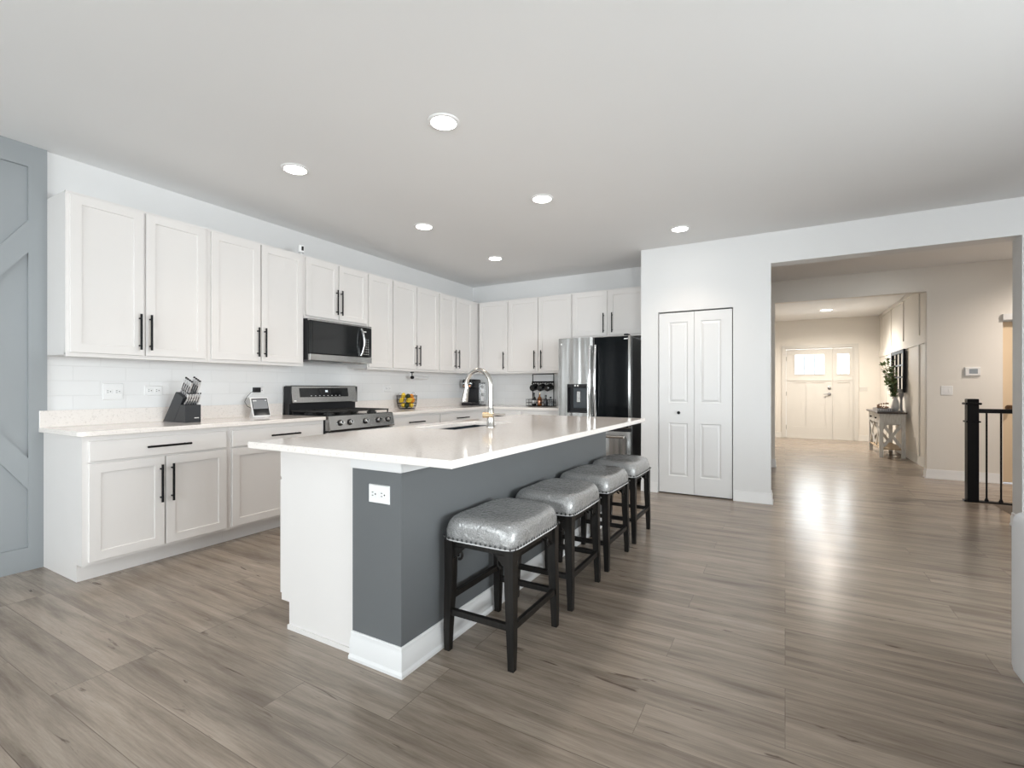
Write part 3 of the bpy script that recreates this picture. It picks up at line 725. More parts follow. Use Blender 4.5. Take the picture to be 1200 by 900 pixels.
# ------------------------------------------------------------------ pantry bifold door
r = sroot('door_1', (-.856, PW, 0))
RP = [(0, .0), (.002, -.002), (.05, -.002)]
def panel_door(name, parent, x0, x1, z0, z1, y0, t, panels, mt):
    """slab with raised panels: one mesh made from border pieces and panels of nested rings"""
    m_ = MB(); px0 = min(p[0] for p in panels); px1 = max(p[1] for p in panels)
    xs = sorted({x0, x1, *[p[0] for p in panels], *[p[1] for p in panels]}); zs = sorted({z0, z1, *[p[2] for p in panels], *[p[3] for p in panels]})
    for i in range(len(xs)-1):
        for j in range(len(zs)-1):
            cx, cz = (xs[i]+xs[i+1])/2, (zs[j]+zs[j+1])/2
            hit = [p for p in panels if p[0] < cx < p[1] and p[2] < cz < p[3]]
            if hit: continue
            V = [m_.bm.verts.new(p) for p in ((xs[i], y0, zs[j]), (xs[i+1], y0, zs[j]), (xs[i+1], y0, zs[j+1]), (xs[i], y0, zs[j+1]))]
            m_.bm.faces.new(V)
    for a, c, d, e in panels:
        m_.rings(a, c, d, e, [(0, 0), (.008, .009), (.014, .009), (.034, .001)], y0=y0)
    V0 = [m_.bm.verts.new(p) for p in ((x0, y0, z0), (x1, y0, z0), (x1, y0, z1), (x0, y0, z1))]
    V1 = [m_.bm.verts.new(p) for p in ((x0, y0+t, z0), (x1, y0+t, z0), (x1, y0+t, z1), (x0, y0+t, z1))]
    m_.bm.faces.new(V1[::-1])
    for k in range(4): m_.bm.faces.new((V0[k], V1[k], V1[(k+1) % 4], V0[(k+1) % 4]))
    bmesh.ops.remove_doubles(m_.bm, verts=m_.bm.verts, dist=1e-5)
    return m_.build(name, mt, parent, sharp=12)
mid = -.858; yd = PW+.012
l1 = panel_door('door_leaf', r, -1.231, mid-.0015, .012, 2.004, yd, .032, [(-1.125, -.925, 1.01, 1.90), (-1.125, -.925, .20, .785)], 'trim_white')
l2 = panel_door('door_leaf', r, mid+.0015, -.482, .012, 2.004, yd, .032, [(-.795, -.590, 1.01, 1.90), (-.795, -.590, .20, .785)], 'trim_white')
MB().lathe([(.007, 0), (.007, .012), (.017, .016), (.017, .024), (.004, .026)]).xform(Matrix.Translation((-1.017, yd, .90)) @ Matrix.Rotation(PI/2, 4, 'X')).build('knob', 'black_metal', l1)
MB().box(DX0+.001, DX1-.001, PW+.06, PW+.09, 0, DZ-.001).build('gap_shade_sheet', 'slot_dark', r)  # dark sheet standing in for the shade in the gaps round the leaves

# ------------------------------------------------------------------ front door with sidelight
r = sroot('door_2', (.65, FB, 0))
c = MB(); cw = .065
c.box(FD0-cw, FD0, FB-.02, FB, 0, FDZ+cw).box(FD1, FD1+cw, FB-.02, FB, 0, FDZ+cw).box(FD0, FD1, FB-.02, FB, FDZ, FDZ+cw)
c.box(FD0, FD0+.025, FB, FB+.12, 0, FDZ).box(FD1-.025, FD1, FB, FB+.12, 0, FDZ).box(FD0+.025, FD1-.025, FB, FB+.12, FDZ-.02, FDZ).box(.934, .955, FB+.01, FB+.12, .02, FDZ-.02)
c.box(FD0, FD1, FB+.0, FB+.14, .0, .012)
c.build('door_frame', 'door_cream', r)
def glazed(name, x0, x1, wx0, wx1, wz0, wz1, panels, bars):
    y = FB+.03
    m_ = MB(); xs = sorted({x0, x1, wx0, wx1, *[p[0] for p in panels], *[p[1] for p in panels]}); zs = sorted({.014, FDZ-.024, wz0, wz1, *[p[2] for p in panels], *[p[3] for p in panels]})
    for i in range(len(xs)-1):
        for j in range(len(zs)-1):
            cx, cz = (xs[i]+xs[i+1])/2, (zs[j]+zs[j+1])/2
            if wx0 < cx < wx1 and wz0 < cz < wz1: continue
            d = .014 if any(p[0] < cx < p[1] and p[2] < cz < p[3] for p in panels) else 0
            m_.box(xs[i], xs[i+1], y+d, y+.045, zs[j], zs[j+1])
    m_.box(wx0-.02, wx1+.02, y-.012, y, wz0-.02, wz0).box(wx0-.02, wx1+.02, y-.012, y, wz1, wz1+.02).box(wx0-.02, wx0, y-.012, y, wz0, wz1).box(wx1, wx1+.02, y-.012, y, wz0, wz1)
    m_.box(x0+.03, x1-.03, y-.012, y, 1.335, 1.36)
    d = m_.build(name, 'door_cream', r)
    MB().box(wx0+.001, wx1-.001, y+.02, y+.026, wz0+.001, wz1-.001).build('pane', 'pane_glass', d)
    if bars:
        g = MB()
        for x in bars: g.box(x-.006, x+.006, y+.012, y+.034, wz0, wz1)
        g.build('glazing_bar', 'grey_glaze', d)
    return d
d = glazed('door_leaf', .022, .932, .2, .775, 1.485, 1.935, [(.15, .42, .27, 1.29), (.535, .81, .27, 1.29)], (.39, .585))
glazed('sidelight', .957, 1.318, 1.02, 1.24, 1.485, 1.935, [(1.02, 1.25, .27, 1.29)], ())
MB().lathe([(.035, 0), (.035, .012), (.02, .02), (.005, .021)]).xform(Matrix.Translation((.873, FB+.03, 1.165)) @ Matrix.Rotation(PI/2, 4, 'X')).build('deadbolt', 'stainless_dark', d)
m_ = MB().lathe([(.034, 0), (.034, .012), (.012, .018), (.012, .05)]).xform(Matrix.Translation((.873, FB+.03, 1.03)) @ Matrix.Rotation(PI/2, 4, 'X')).cyl((.873, FB-.015, 1.03), (.76, FB-.015, 1.025), .009, seg=10)
m_.build('lever', 'stainless_dark', d)
for z in (.25, 1.03, 1.85): MB().cyl((.02, FB+.024, z-.05), (.02, FB+.024, z+.05), .009, seg=8).build('hinge', 'stainless_dark', d)
# hall door on the right, with head casing
r = sroot('door_3', (2.7, HW, 0))
MB().box(HD0-.008, HD1+.03, HW-.03, HW, HDZ, HDZ+.075, .003).box(HD0, HD1, HW, HB-.001, HDZ-.015, HDZ-.001).build('head_casing', 'trim_white', r)
hd = MB().box(HD0+.004, HD1-.004, HW+.06, HW+.1, .012, HDZ-.017, .002).build('door_leaf', 'door_warm_lit', r)
MB().lathe([(.032, 0), (.032, .006), (.012, .012), (.012, .03), (.03, .04), (.034, .055), (.026, .068), (.004, .072)]).xform(Matrix.Translation((2.385, HW+.06, .93)) @ Matrix.Rotation(PI/2, 4, 'X')).build('knob', 'bronze', hd)

# ------------------------------------------------------------------ bar stools
def make_stool():
    r = thing('bar_stool', '', 'stool')
    wx, wy = .165, .215                     # half spacing of the feet
    # seat: saddle cushion with soft edges
    m_ = MB(); nx, ny = 18, 22; hx, hy = .184, .238; zb, zt = .498, .608
    prof = []
    for k in range(11):     # from bottom edge up and over to the top
        a = k/10
        prof.append(a)
    def pt(u, v, top):
        # u,v in -1..1 ; superellipse edge
        return None
    rings_ = []
    layers = [(.985, zb), (1.0, zb+.004), (1.0, zb+.025), (1.0, zb+.045), (.997, zb+.066), (.982, zb+.084), (.945, zb+.098), (.87, zb+.107), (.68, zb+.110), (.45, zb+.112), (.2, zb+.112)]
    N_ = 64
    for li, (s, z) in enumerate(layers):
        ring = []
        for k in range(N_):
            a = 2*PI*k/N_; c, s_ = math.cos(a), math.sin(a); p = (.11 if li < 4 else .11+.035*(li-3))
            x = hx*s*math.copysign(abs(c)**(p*2), c); y = hy*s*math.copysign(abs(s_)**(p*2), s_)
            sad = 0
            if li > 3:
                t = (li-3)/7; sad = t*(.018*(y/hy)**2*1.4-.016)
            ring.append(m_.bm.verts.new((x, y, z+sad)))
        rings_.append(ring)
    for a, c in zip(rings_, rings_[1:]):
        for k in range(N_): m_.bm.faces.new((a[k], a[(k+1) % N_], c[(k+1) % N_], c[k]))
    m_.bm.faces.new(rings_[0][::-1]); m_.bm.faces.new(rings_[-1])
    m_.build('seat', 'silver_vinyl', r, sharp=60)
    n = MB()
    for sx_ in (-1, 1):
        for k in range(19): n.sph((sx_*hx*1.004, -hy*.93+2*hy*.93*k/18, zb+.012), .0062, (.5, 1, 1), 6)
    for sy in (-1, 1):
        for k in range(15): n.sph((-hx*.92+2*hx*.92*k/14, sy*hy*1.004, zb+.012), .0062, (1, .5, 1), 6)
    n.build('nailhead_trim', 'gunmetal', r)
    q = [(hx*1.0*math.copysign(abs(math.cos(a))**.24, math.cos(a)), hy*1.0*math.copysign(abs(math.sin(a))**.24, math.sin(a)), zb+.0035) for a in [2*PI*k/72+.01 for k in range(72)]]
    MB().tube(q, .0032, 6, True).build('piping', 'silver_piping', r)
    n = MB(); n.prism(rounded(-hx+.012, hx-.012, -hy+.014, hy-.014, (.01,)*4, 2), 'z', .4966, .4979); n.build('seat_base', 'slot_dark', r)
    MB().box(-.155, .155, -.212, -.196, .468, .4965, .002).box(-.155, .155, .196, .212, .468, .4965, .002).box(-.163, -.147, -.2, .2, .468, .4965, .002).box(.147, .163, -.2, .2, .468, .4965, .002).build('apron', 'espresso_wood', r)
    for sx_ in (-1, 1):
        for sy in (-1, 1):
            m_ = MB(); tx, ty, bx_, by_ = sx_*.156, sy*.208, sx_*wx, sy*wy
            V = []
            for z, h, cx, cy in ((0, .0135, bx_, by_), (.1, .0165, bx_*.995, by_*.995), (.33, .0205, tx, ty), (.4965, .0215, tx, ty)):
                V.append([m_.bm.verts.new((cx+i*h, cy+j*h, z)) for i, j in ((-1, -1), (1, -1), (1, 1), (-1, 1))])
            for a, c in zip(V, V[1:]):
                for k in range(4): m_.bm.faces.new((a[k], a[(k+1) % 4], c[(k+1) % 4], c[k]))
            m_.bm.faces.new(V[0][::-1]); m_.bm.faces.new(V[-1])
            leg = m_.build('leg', 'espresso_wood', r, sharp=20)
            # scroll brackets under the apron on both sides of the leg
            for ax in (0, 1):
                q = []; 
                for k in range(16):
                    a = -PI/2+k*.42; rr = .026-.0012*k
                    u = .022+.022+rr*math.cos(a)*.9; w_ = .438+rr*math.sin(a)
                    q.append((tx-sx_*u, ty, w_) if ax == 0 else (tx, ty-sy*u, w_))
                m2 = MB().tube(q, .0065, 6)
                if ax == 0: m2.prism([(tx-sx_*.02, .468), (tx-sx_*.08, .468), (tx-sx_*.02, .41)], 'y', ty-.006, ty+.006)
                else: m2.prism([(ty-sy*.02, .468), (ty-sy*.08, .468), (ty-sy*.02, .41)], 'x', tx-.006, tx+.006)
                m2.build('scroll_bracket', 'espresso_wood', leg)
    def bar(a, c, z, w_=.011, h=.014):
        m_ = MB(); a = Vector(a); c = Vector(c)
        if abs(a.x-c.x) > abs(a.y-c.y): m_.box(min(a.x, c.x), max(a.x, c.x), a.y-w_, a.y+w_, z-h, z+h, .002)
        else: m_.box(a.x-w_, a.x+w_, min(a.y, c.y), max(a.y, c.y), z-h, z+h, .002)
        m_.build('stretcher', 'espresso_wood', r)
    bar((-.145, -.2125), (.145, -.2125), .175); bar((-.145, .2125), (.145, .2125), .175)
    bar((-.1625, -.195), (-.1625, .195), .235); bar((.1625, -.195), (.1625, .195), .175)
    return r
st = make_stool()
SL = ['silver wrapped bar stool nearest the camera at the island', 'silver wrapped bar stool second from the camera at the island', 'silver wrapped bar stool third from the camera at the island', 'silver wrapped bar stool farthest away, nearest the refrigerator']
SP = [(-1.152, 1.95), (-1.152, 2.572), (-1.155, 3.19), (-1.155, 3.82)]
for i, (x, y) in enumerate(SP):
    o = st if i == 0 else copy_tree(st)
    o.location = (x, y, 0); o['label'] = SL[i]; o['group'] = 'bar stools along the island'; o.rotation_euler.z = (0, .01, -.01, 0)[i]

# ------------------------------------------------------------------ ceiling lights
LI = [(-3.05, 2.22, 'recessed ceiling light nearest the left cabinets and the camera'), (-1.75, 2.26, 'recessed ceiling light largest in view, above the near end of the island'),
      (-3.05, 3.63, 'recessed ceiling light in front of the microwave, middle of the left row'), (-1.75, 3.58, 'recessed ceiling light above the far half of the island'),
      (-3.05, 4.95, 'recessed ceiling light closest to the far kitchen corner'), (-.9, 4.93, 'recessed ceiling light in front of the pantry door')]
def can(x, y, label, pw, r0=.075, cone=118, col=(1, .84, .69)):
    r = thing('recessed_light', label, 'ceiling light', (x, y, H), group='recessed kitchen ceiling lights')
    MB().lathe([(r0+.02, 0), (r0+.02, -.004), (r0+.012, -.008), (r0, -.008), (r0, -.001)], (x, y, H)).build('trim_ring', 'white_plastic', r)
    MB().lathe([(r0-.001, -.002), (r0-.001, -.0065)], (x, y, H)).build('lens', 'lens_glow', r)
    l = bpy.data.lights.new('lamp', 'SPOT'); l.energy = pw*2.2; l.color = col; l.shadow_soft_size = .07; l.spot_size = math.radians(cone); l.spot_blend = 1
    o = bpy.data.objects.new('lamp', l); COL.objects.link(o); o.parent = r; o.location = (0, 0, -.03)
    return r
for x, y, lb in LI: can(x, y, lb, DOWN)
can(.72, 11.55, 'flush round ceiling light in the foyer', 135, .1, 165, (1, .91, .80))['group'] = 'foyer light'
# hall ceiling light above the stairs, out of sight behind the header
can(3.1, 7.3, 'recessed ceiling light over the stair hall', 78, cone=160, col=(1, .89, .79))['group'] = 'hall light'

# ------------------------------------------------------------------ stair railing
r = thing('stair_railing', 'black stair railing with a square newel post and thin iron balusters', 'railing', (2.2, 6.66, 0))
nx0, nx1, ny0, ny1 = 1.632, 1.722, 6.615, 6.705
m_ = MB().box(nx0, nx1, ny0, ny1, 0, 1.0, .003).box(nx0-.018, nx1+.018, ny0-.018, ny1+.018, 1.0, 1.022, .004).box(nx0, nx1, ny0, ny1, 1.022, 1.06, .004)
m_.box(nx0-.012, nx1+.012, ny0-.012, ny1+.012, .818, .834, .003)
m_.build('newel_post', 'black_metal', r)
MB().box(nx1, RW-.002, 6.635, 6.69, .915, .958, .008, 2).build('handrail', 'black_metal', r)
MB().box(nx0-.02, RW-.002, 6.625, 6.70, 0, .014, .002).build('shoe_rail', 'black_metal', r)
for k in range(12):
    x = 1.79+.108*k; bl = MB().box(x-.0065, x+.0065, 6.656, 6.669, .014, .915).build('baluster', 'black_metal', r)
    MB().lathe([(.017, 0), (.017, .012), (.009, .032)], (x, 6.6625, .014), 8).build('collar', 'black_metal', bl)

# ------------------------------------------------------------------ white sofa at the right edge
r = thing('sofa', 'white upholstered sofa end cut off at the right edge of the picture', 'sofa', (1.3, 1.6, 0))
sx0, sx1, sy0, sy1 = .765, 1.7, .62, 2.62
def soft(x0, x1, y0, y1, z0, z1, b): return MB().box(x0, x1, y0, y1, z0, z1, b, 4)
soft(sx0, sx1, sy1-.24, sy1, .055, .70, .045).build('arm', 'sofa_fabric', r)
soft(sx0, sx1, sy0, sy0+.24, .055, .70, .045).build('arm', 'sofa_fabric', r)
soft(sx0, sx0+.22, sy0+.242, sy1-.242, .055, .70, .045).build('backrest', 'sofa_fabric', r)
soft(sx0+.222, sx1-.02, sy0+.242, sy1-.242, .055, .28, .02).build('base', 'sofa_fabric', r)
for k in range(2):
    w_ = (sy1-sy0-.5)/2; y = sy0+.245+k*(w_+.005); soft(sx0+.225, sx1, y, y+w_, .285, .44, .04).build('seat_cushion', 'sofa_fabric', r)
for x in (sx0+.12, sx1-.12):
    for y in (sy0+.12, sy1-.12): MB().cyl((x, y, 0), (x, y, .07), .022, .028, 12).build('foot', 'espresso_wood', r)

# ------------------------------------------------------------------ worktop items
CT = .9145
# knife block: side profile in XZ, extruded along Y
r = thing('knife_block', 'charcoal knife block leaning on the left worktop', 'knife block', (-4.04, 1.955, CT))
ky0, ky1 = 1.90, 2.012
MB().prism([(-4.20, CT), (-4.046, CT), (-3.905, 1.100), (-4.012, 1.143)], 'y', ky0, ky1).build('slotted_body', 'charcoal', r)
MB().prism([(-4.044, CT), (-3.88, CT), (-3.88, 1.047), (-3.947, 1.047)], 'y', ky0+.001, ky1-.001).build('front_box', 'charcoal', r)
MB().box(-3.8802, -3.8792, 1.965, 1.997, .945, .951).build('printed_mark', 'print_white', r)
kd = Vector((.58, 0, .8)).normalized()
def knife(p, ln, rad, label, group, mt='knife_steel'):
    p = Vector(p); t = thing('kitchen_knife', label, 'knife', p, group=group)
    q = [p+kd*(ln*k/8)+Vector((.005*math.sin(k/8*PI), 0, -.004*math.sin(k/8*PI)+(.004 if k == 8 else 0))) for k in range(9)]
    rr = [rad*.8, rad*.85, rad*1.0, rad*1.15, rad*1.05, rad, rad*1.05, rad*1.2, rad*.7]
    MB().tube(q, rr, 8).build('handle', mt, t)
    MB().tube([q[2]+Vector((.3*rad, -rad*.75, -.3*rad)), q[6]+Vector((.3*rad, -rad*.75, -.3*rad))], rad*.42, 6).build('grip_inlay', 'black_plastic', t)
    MB().tube([q[8]-kd*.002, q[8]+kd*.006], rad*.8, 8).build('end_cap', 'black_plastic', t)
big = ['rearmost large knife in the block', 'second large knife from the rear of the block', 'third large knife from the rear of the block', 'frontmost large knife of the upper rows']
for i in range(4):
    x = -3.995+.026*i; z = 1.1435-.010*i
    knife((x, ky0+.028, z), .125, .0095, 'steel-handled '+big[i]+', near side', 'large knives in the block')
    knife((x, ky1-.028, z), .13, .0095, 'steel-handled '+big[i]+', far side', 'large knives in the block')
for i in range(6):
    knife((-3.913, ky0+.013+.017*i, 1.0535), .09, .0066, 'short steak knife in the front box of the knife block', 'steak knives in the block')
# smart display with its charger
r = thing('smart_display', 'small white smart display tilted back on the worktop', 'screen', (-4.05, 2.61, CT+.001))
tl = Matrix.Translation((-4.03, 2.605, CT+.005)) @ Matrix.Rotation(math.radians(-17), 4, 'Y')
MB().box(-.012, 0, -.083, .083, .0, .178, .004, 2).xform(tl).build('frame', 'white_plastic', r)
MB().box(-.0, .0012, -.074, .074, .012, .166).xform(tl).build('bezel', 'black_gloss', r)
MB().box(.0012, .002, -.069, .069, .072, .158).xform(tl).build('picture', 'screen_pic', r)
MB().box(.002, .0024, -.064, -.03, .142, .15).box(.002, .0024, .05, .062, .145, .152).xform(tl).build('text', 'print_white', r)
MB().prism([(-4.12, CT), (-4.03, CT), (-4.045, CT+.012), (-4.075, CT+.1)], 'y', 2.54, 2.67).build('stand', 'white_plastic', r)
r = thing('wall_charger', 'black plug-in charger with a cord above the smart display', 'charger', (-4.225, 2.675, 1.13))
MB().box(LW+.0145, LW+.05, 2.645, 2.705, 1.133, 1.178, .003).build('plug', 'black_plastic', r)
q = [(LW+.05, 2.645, 1.15), (LW+.06, 2.60, 1.13), (LW+.07, 2.555, 1.09), (LW+.075, 2.535, 1.05), (LW+.09, 2.55, 1.01), (LW+.115, 2.575, .99)]
MB().tube(q, .0022, 6).build('cord', 'black_plastic', r)
# fruit basket
FBX, FBY = -4.07, 4.52
r = thing('fruit_basket', 'black wire basket of lemons and oranges on the worktop right of the range', 'basket', (FBX, FBY, CT))
m_ = MB()
def circ(rad, z, n=28): return [(FBX+rad*math.cos(2*PI*k/n), FBY+rad*math.sin(2*PI*k/n), z) for k in range(n)]
for rad, z in ((.095, CT+.004), (.112, CT+.035), (.118, CT+.07), (.121, CT+.11), (.124, CT+.15), (.125, CT+.165)): m_.tube(circ(rad, z), .0022, 5, True)
for k in range(32):
    a = 2*PI*k/32; m_.tube([(FBX+rr*math.cos(a), FBY+rr*math.sin(a), CT+z) for rr, z in ((.02, .004), (.095, .004), (.112, .035), (.118, .07), (.121, .11), (.125, .165))], .0014, 4)
m_.build('wire_bowl', 'black_metal', r)
for s in (-1, 1):
    MB().tube([(FBX+.03*math.cos(t), FBY+s*(.118+.004*math.sin(t)), CT+.165+.035*math.sin(t)) for t in [PI*k/8 for k in range(9)]], .0025, 6).build('handle', 'nickel', r)
fr = [('lemon', 0, -.06, .045), ('lemon', .055, .02, .045), ('orange', -.03, .05, .045), ('avocado', .04, -.045, .045), ('orange', .062, .03, .107), ('lemon', .07, -.035, .107), ('orange', -.005, .07, .107),
      ('avocado', .02, -.0, .1), ('lemon', -.03, -.06, .107), ('orange', .03, .045, .15), ('avocado', .05, -.035, .155), ('lemon', -.01, -.05, .162)]
FL_ = {'lemon': ('lemon', 'lemon'), 'orange': ('orange', 'orange'), 'avocado': ('avocado', 'avocado')}
cnt = {}
for i, (k, dx, dy, dz) in enumerate(fr):
    R_ = .033 if k == 'orange' else .029
    m_ = MB().sph((0, 0, 0), R_, (1, 1, 1) if k == 'orange' else (1, 1.2, 1), 14)
    if k == 'lemon': m_.cyl((0, .03, 0), (0, .041, 0), .01, .003, 8).cyl((0, -.03, 0), (0, -.040, 0), .01, .003, 8)
    m_.xform(Matrix.Translation((FBX+dx, FBY+dy, CT+dz)) @ Matrix.Rotation(i*1.1, 4, 'Z') @ Matrix.Rotation(i*.7, 4, 'X'))
    nm = {'lemon': 'yellow lemon', 'orange': 'round orange', 'avocado': 'dark green avocado'}[k]
    lay = 'on top of' if dz > .14 else ('in the middle of' if dz > .08 else 'at the bottom of')
    o = m_.build(k, k, None, origin='base'); tag(o, nm+' '+lay+' the heap in the wire basket', 'fruit', k+' fruit heap '+lay.split()[-2]+' layer')
# paper towel bracket
r = thing('paper_towel_holder', 'black under-cabinet bracket with a slim white paper roll', 'paper towel holder', (-4.1, 4.8, 1.29))
MB().box(-4.115, -4.085, 4.63, 4.67, 1.362, 1.3755, .002).cyl((-4.1, 4.65, 1.37), (-4.1, 4.65, 1.30), .006, seg=8).cyl((-4.1, 4.64, 1.305), (-4.1, 4.665, 1.305), .02, seg=14).cyl((-4.1, 4.665, 1.305), (-4.1, 4.96, 1.305), .006, seg=8).build('bracket', 'black_metal', r)
MB().cyl((-4.1, 4.67, 1.305), (-4.1, 4.95, 1.305), .021, seg=18).build('paper_roll', 'trim_white', r)
# security camera
r = thing('security_camera', 'small white camera with a black lens on top of the wall cabinets', 'camera')
MB().lathe([(.026, 0), (.026, .006), (.008, .01), (.008, .03)]).build('stand', 'white_plastic', r)
hb = MB().box(-.026, .026, -.022, .022, .028, .1, .008, 3).build('housing', 'white_plastic', r)
MB().box(0, .019, -.0235, -.021, .045, .085, .001).build('lens_face', 'black_gloss', r)
place(r, (-3.985, 2.965, UZ1+.0045), PI/2-.55)
# coffee maker
CX, CY = -4.07, 5.93
r = thing('coffee_maker', 'black single-cup coffee maker in the far worktop corner', 'coffee maker', (CX, CY, CT))
MB().box(CX-.095, CX+.095, CY-.13, CY+.14, CT, CT+.035, .01, 2).build('base', 'black_plastic', r)
MB().box(CX-.085, CX+.085, CY+.0, CY+.13, CT+.035, CT+.30, .015, 2).build('column', 'black_plastic', r)
MB().box(CX-.09, CX+.09, CY-.12, CY+.13, CT+.25, CT+.385, .025, 3).build('brew_head', 'black_gloss', r)
MB().box(CX-.06, CX+.06, CY-.1235, CY-.119, CT+.27, CT+.3, .002).build('copper_band', 'copper', r)
MB().box(CX-.07, CX+.07, CY-.1215, CY-.118, CT+.318, CT+.328, .001).build('chrome_band', 'chrome', r)
MB().box(CX-.075, CX+.075, CY-.125, CY-.01, CT+.035, CT+.043, .003).build('drip_tray', 'stainless', r)
r = thing('pod_carousel', 'clear and chrome coffee pod tower beside the coffee maker', 'pod holder', (-3.875, CY, CT))
MB().lathe([(.05, 0), (.05, .012), (.01, .014)], (-3.875, CY, CT)).lathe([(.045, .32), (.045, .332), (.004, .334)], (-3.875, CY, CT)).build('end_plates', 'black_plastic', r)
m_ = MB()
for k in range(8):
    a = 2*PI*k/8; m_.cyl((-3.875+.045*math.cos(a), CY+.045*math.sin(a), CT+.01), (-3.875+.045*math.cos(a), CY+.045*math.sin(a), CT+.325), .0025, seg=6)
m_.build('wires', 'chrome', r)
for k in range(5): MB().lathe([(.018, 0), (.024, .04), (.024, .044), (.002, .045)], (-3.875, CY, CT+.02+.058*k), 12).build('pod', 'white_plastic' if k % 2 else 'stainless_dark', r)
# mug rack
RX0, RX1, RY = -3.15, -2.82, 6.08
r = thing('mug_rack', 'black wire rack with hanging bar and basket between worktop and cabinet', 'rack', ((RX0+RX1)/2, RY, CT))
m_ = MB()
for x in (RX0, RX1): m_.box(x-.005, x+.005, RY+.055, RY+.065, CT, 1.372)
m_.box(RX0, RX1, RY+.055, RY+.065, 1.362, 1.372); m_.build('posts', 'black_metal', r)
MB().box(RX0, RX1, RY+.03, RY+.055, 1.243, 1.266, .002).build('hanging_bar', 'black_metal', r)
for k in range(6):
    x = RX0+.03+k*.058; MB().tube([(x, RY+.03, 1.252), (x, RY+.012, 1.24), (x, RY+.002, 1.232), (x, RY-.006, 1.238), (x, RY-.010, 1.246)], .0022, 6).build('hook', 'black_metal', r)
m_ = MB(); bx0, bx1, by0, by1 = RX0-.03, RX1+.04, RY-.09, RY+.053
for z in (CT+.006, CT+.05, CT+.095): m_.tube([(bx0, by0, z), (bx1, by0, z), (bx1, by1, z), (bx0, by1, z)], .003, 6, True)
for k in range(10):
    x = bx0+(bx1-bx0)*k/9
    for y in (by0, by1): m_.cyl((x, y, CT+.006), (x, y, CT+.095), .002, seg=5)
for k in range(1, 4):
    y = by0+(by1-by0)*k/4
    for x in (bx0, bx1): m_.cyl((x, y, CT+.006), (x, y, CT+.095), .002, seg=5)
m_.box(bx0, bx1, by0, by1, CT+.002, CT+.007); m_.build('basket', 'black_metal', r)
mug = thing('coffee_mug', '', 'mug'); mug.scale = (1.18, 1.18, 1.18)
MB().lathe([(.03, 0), (.04, .012), (.041, .085), (.0375, .085), (.036, .015), (.002, .01)], (0, 0, -.0425)).xform(Matrix.Rotation(PI/2-.25, 4, 'Y')).build('body', 'black_gloss', mug)
MB().tube([(.03*math.sin(t)*0, 0, .0) if 0 else (-.01+.022*math.cos(t), 0, .040+.026*math.sin(t)) for t in [PI*k/8 for k in range(9)]], .005, 8).build('handle', 'black_gloss', mug)
for i, x in enumerate((RX0+.05, RX0+.165, RX0+.28)):
    o = mug if i == 0 else copy_tree(mug); place(o, (x, RY-.005, 1.176), .5*PI if 0 else 1.2)
    o['label'] = 'black mug hanging '+('at the left end', 'in the middle', 'at the right end')[i]+' of the rack bar'; o['group'] = 'black mugs on the rack'
for i, (x, mt, cap) in enumerate(((RX0+.06, 'black_gloss', 'black_plastic'), (RX0+.15, 'amber_glass', 'gold_tint_metal'), (RX0+.245, 'smoke_plastic', 'black_plastic'), (RX0+.32, 'clear_plastic', 'black_plastic'))):
    y = RY-.02
    t = thing('syrup_bottle', ('black bottle at the left of the rack basket', 'amber bottle with a gold cap in the rack basket', 'smoky bottle right of the amber one in the rack basket', 'clear jar at the right end of the rack basket')[i], 'bottle', (x, y, CT+.008), group='bottles in the rack basket')
    hh = (1, 1, .8, .65)[i]
    MB().lathe([(.028, 0), (.03, .01), (.03, .09*hh), (.026, .11*hh), (.011, .13*hh), (.011, .16*hh)], (x, y, CT+.008)).build('body', mt, t)
    MB().lathe([(.013, 0), (.013, .022), (.003, .024)], (x, y, CT+.008+.16*hh)).build('cap', cap, t)
    if i < 2: MB().lathe([(.0305, .03), (.0305, .075)], (x, y, CT+.008), 20).build('paper_label', 'print_white' if i == 0 else 'copper', t)

# ------------------------------------------------------------------ foyer console and decor
r = thing('console_table', 'distressed white console table with X sides and a dark top in the foyer', 'console table', (1.56, 10.7, 0))
x0, x1, y0, y1, zt = 1.385, 1.735, 10.11, 11.29, .735
MB().box(x0-.035, x1+.015, y0-.04, y1+.04, zt, zt+.03, .004).build('top', 'dark_top', r)
for x in (x0, x1-.055):
    for y in (y0, y1-.055): MB().box(x, x+.055, y, y+.055, 0, zt-.001, .003).build('leg', 'console_white', r)
MB().box(x0+.056, x1-.056, y0+.01, y0+.03, zt-.17, zt-.002).box(x0+.056, x1-.056, y1-.03, y1-.01, zt-.17, zt-.002).box(x1-.03, x1-.012, y0+.056, y1-.056, zt-.17, zt-.002).box(x0+.03, x1-.04, y0+.056, y1-.056, zt-.19, zt-.172).build('apron', 'console_white', r)
for k in range(2):
    a = y0+.06+k*.54; dr = MB().box(x0+.004, x0+.025, a, a+.52, zt-.165, zt-.01, .003).build('drawer', 'light_wood' if 0 else 'console_white', r)
    MB().sph((x0-.012, a+.26, zt-.085), .014).cyl((x0-.01, a+.26, zt-.085), (x0+.005, a+.26, zt-.085), .005, seg=8).build('knob', 'black_metal', dr)
MB().box(x0+.01, x1-.01, y0+.02, y1-.02, .13, .155, .003).build('lower_shelf', 'light_wood', r)
def xbrace(p, q, z0, z1, fixed, axis):
    for s in (0, 1):
        m_ = MB(); a = Vector((p, z0 if s else z1)); c = Vector((q, z1 if s else z0)); d = (c-a).normalized(); n = Vector((-d.y, d.x))*.022
        m_.prism([tuple(a+n), tuple(a-n), tuple(c-n), tuple(c+n)], axis, fixed+.006*s, fixed+.018+.006*s)
        m_.build('cross_brace', 'console_white', r)
xbrace(x0+.056, x1-.056, .18, zt-.19, y0+.015, 'y'); xbrace(x0+.056, x1-.056, .18, zt-.19, y1-.035, 'y')
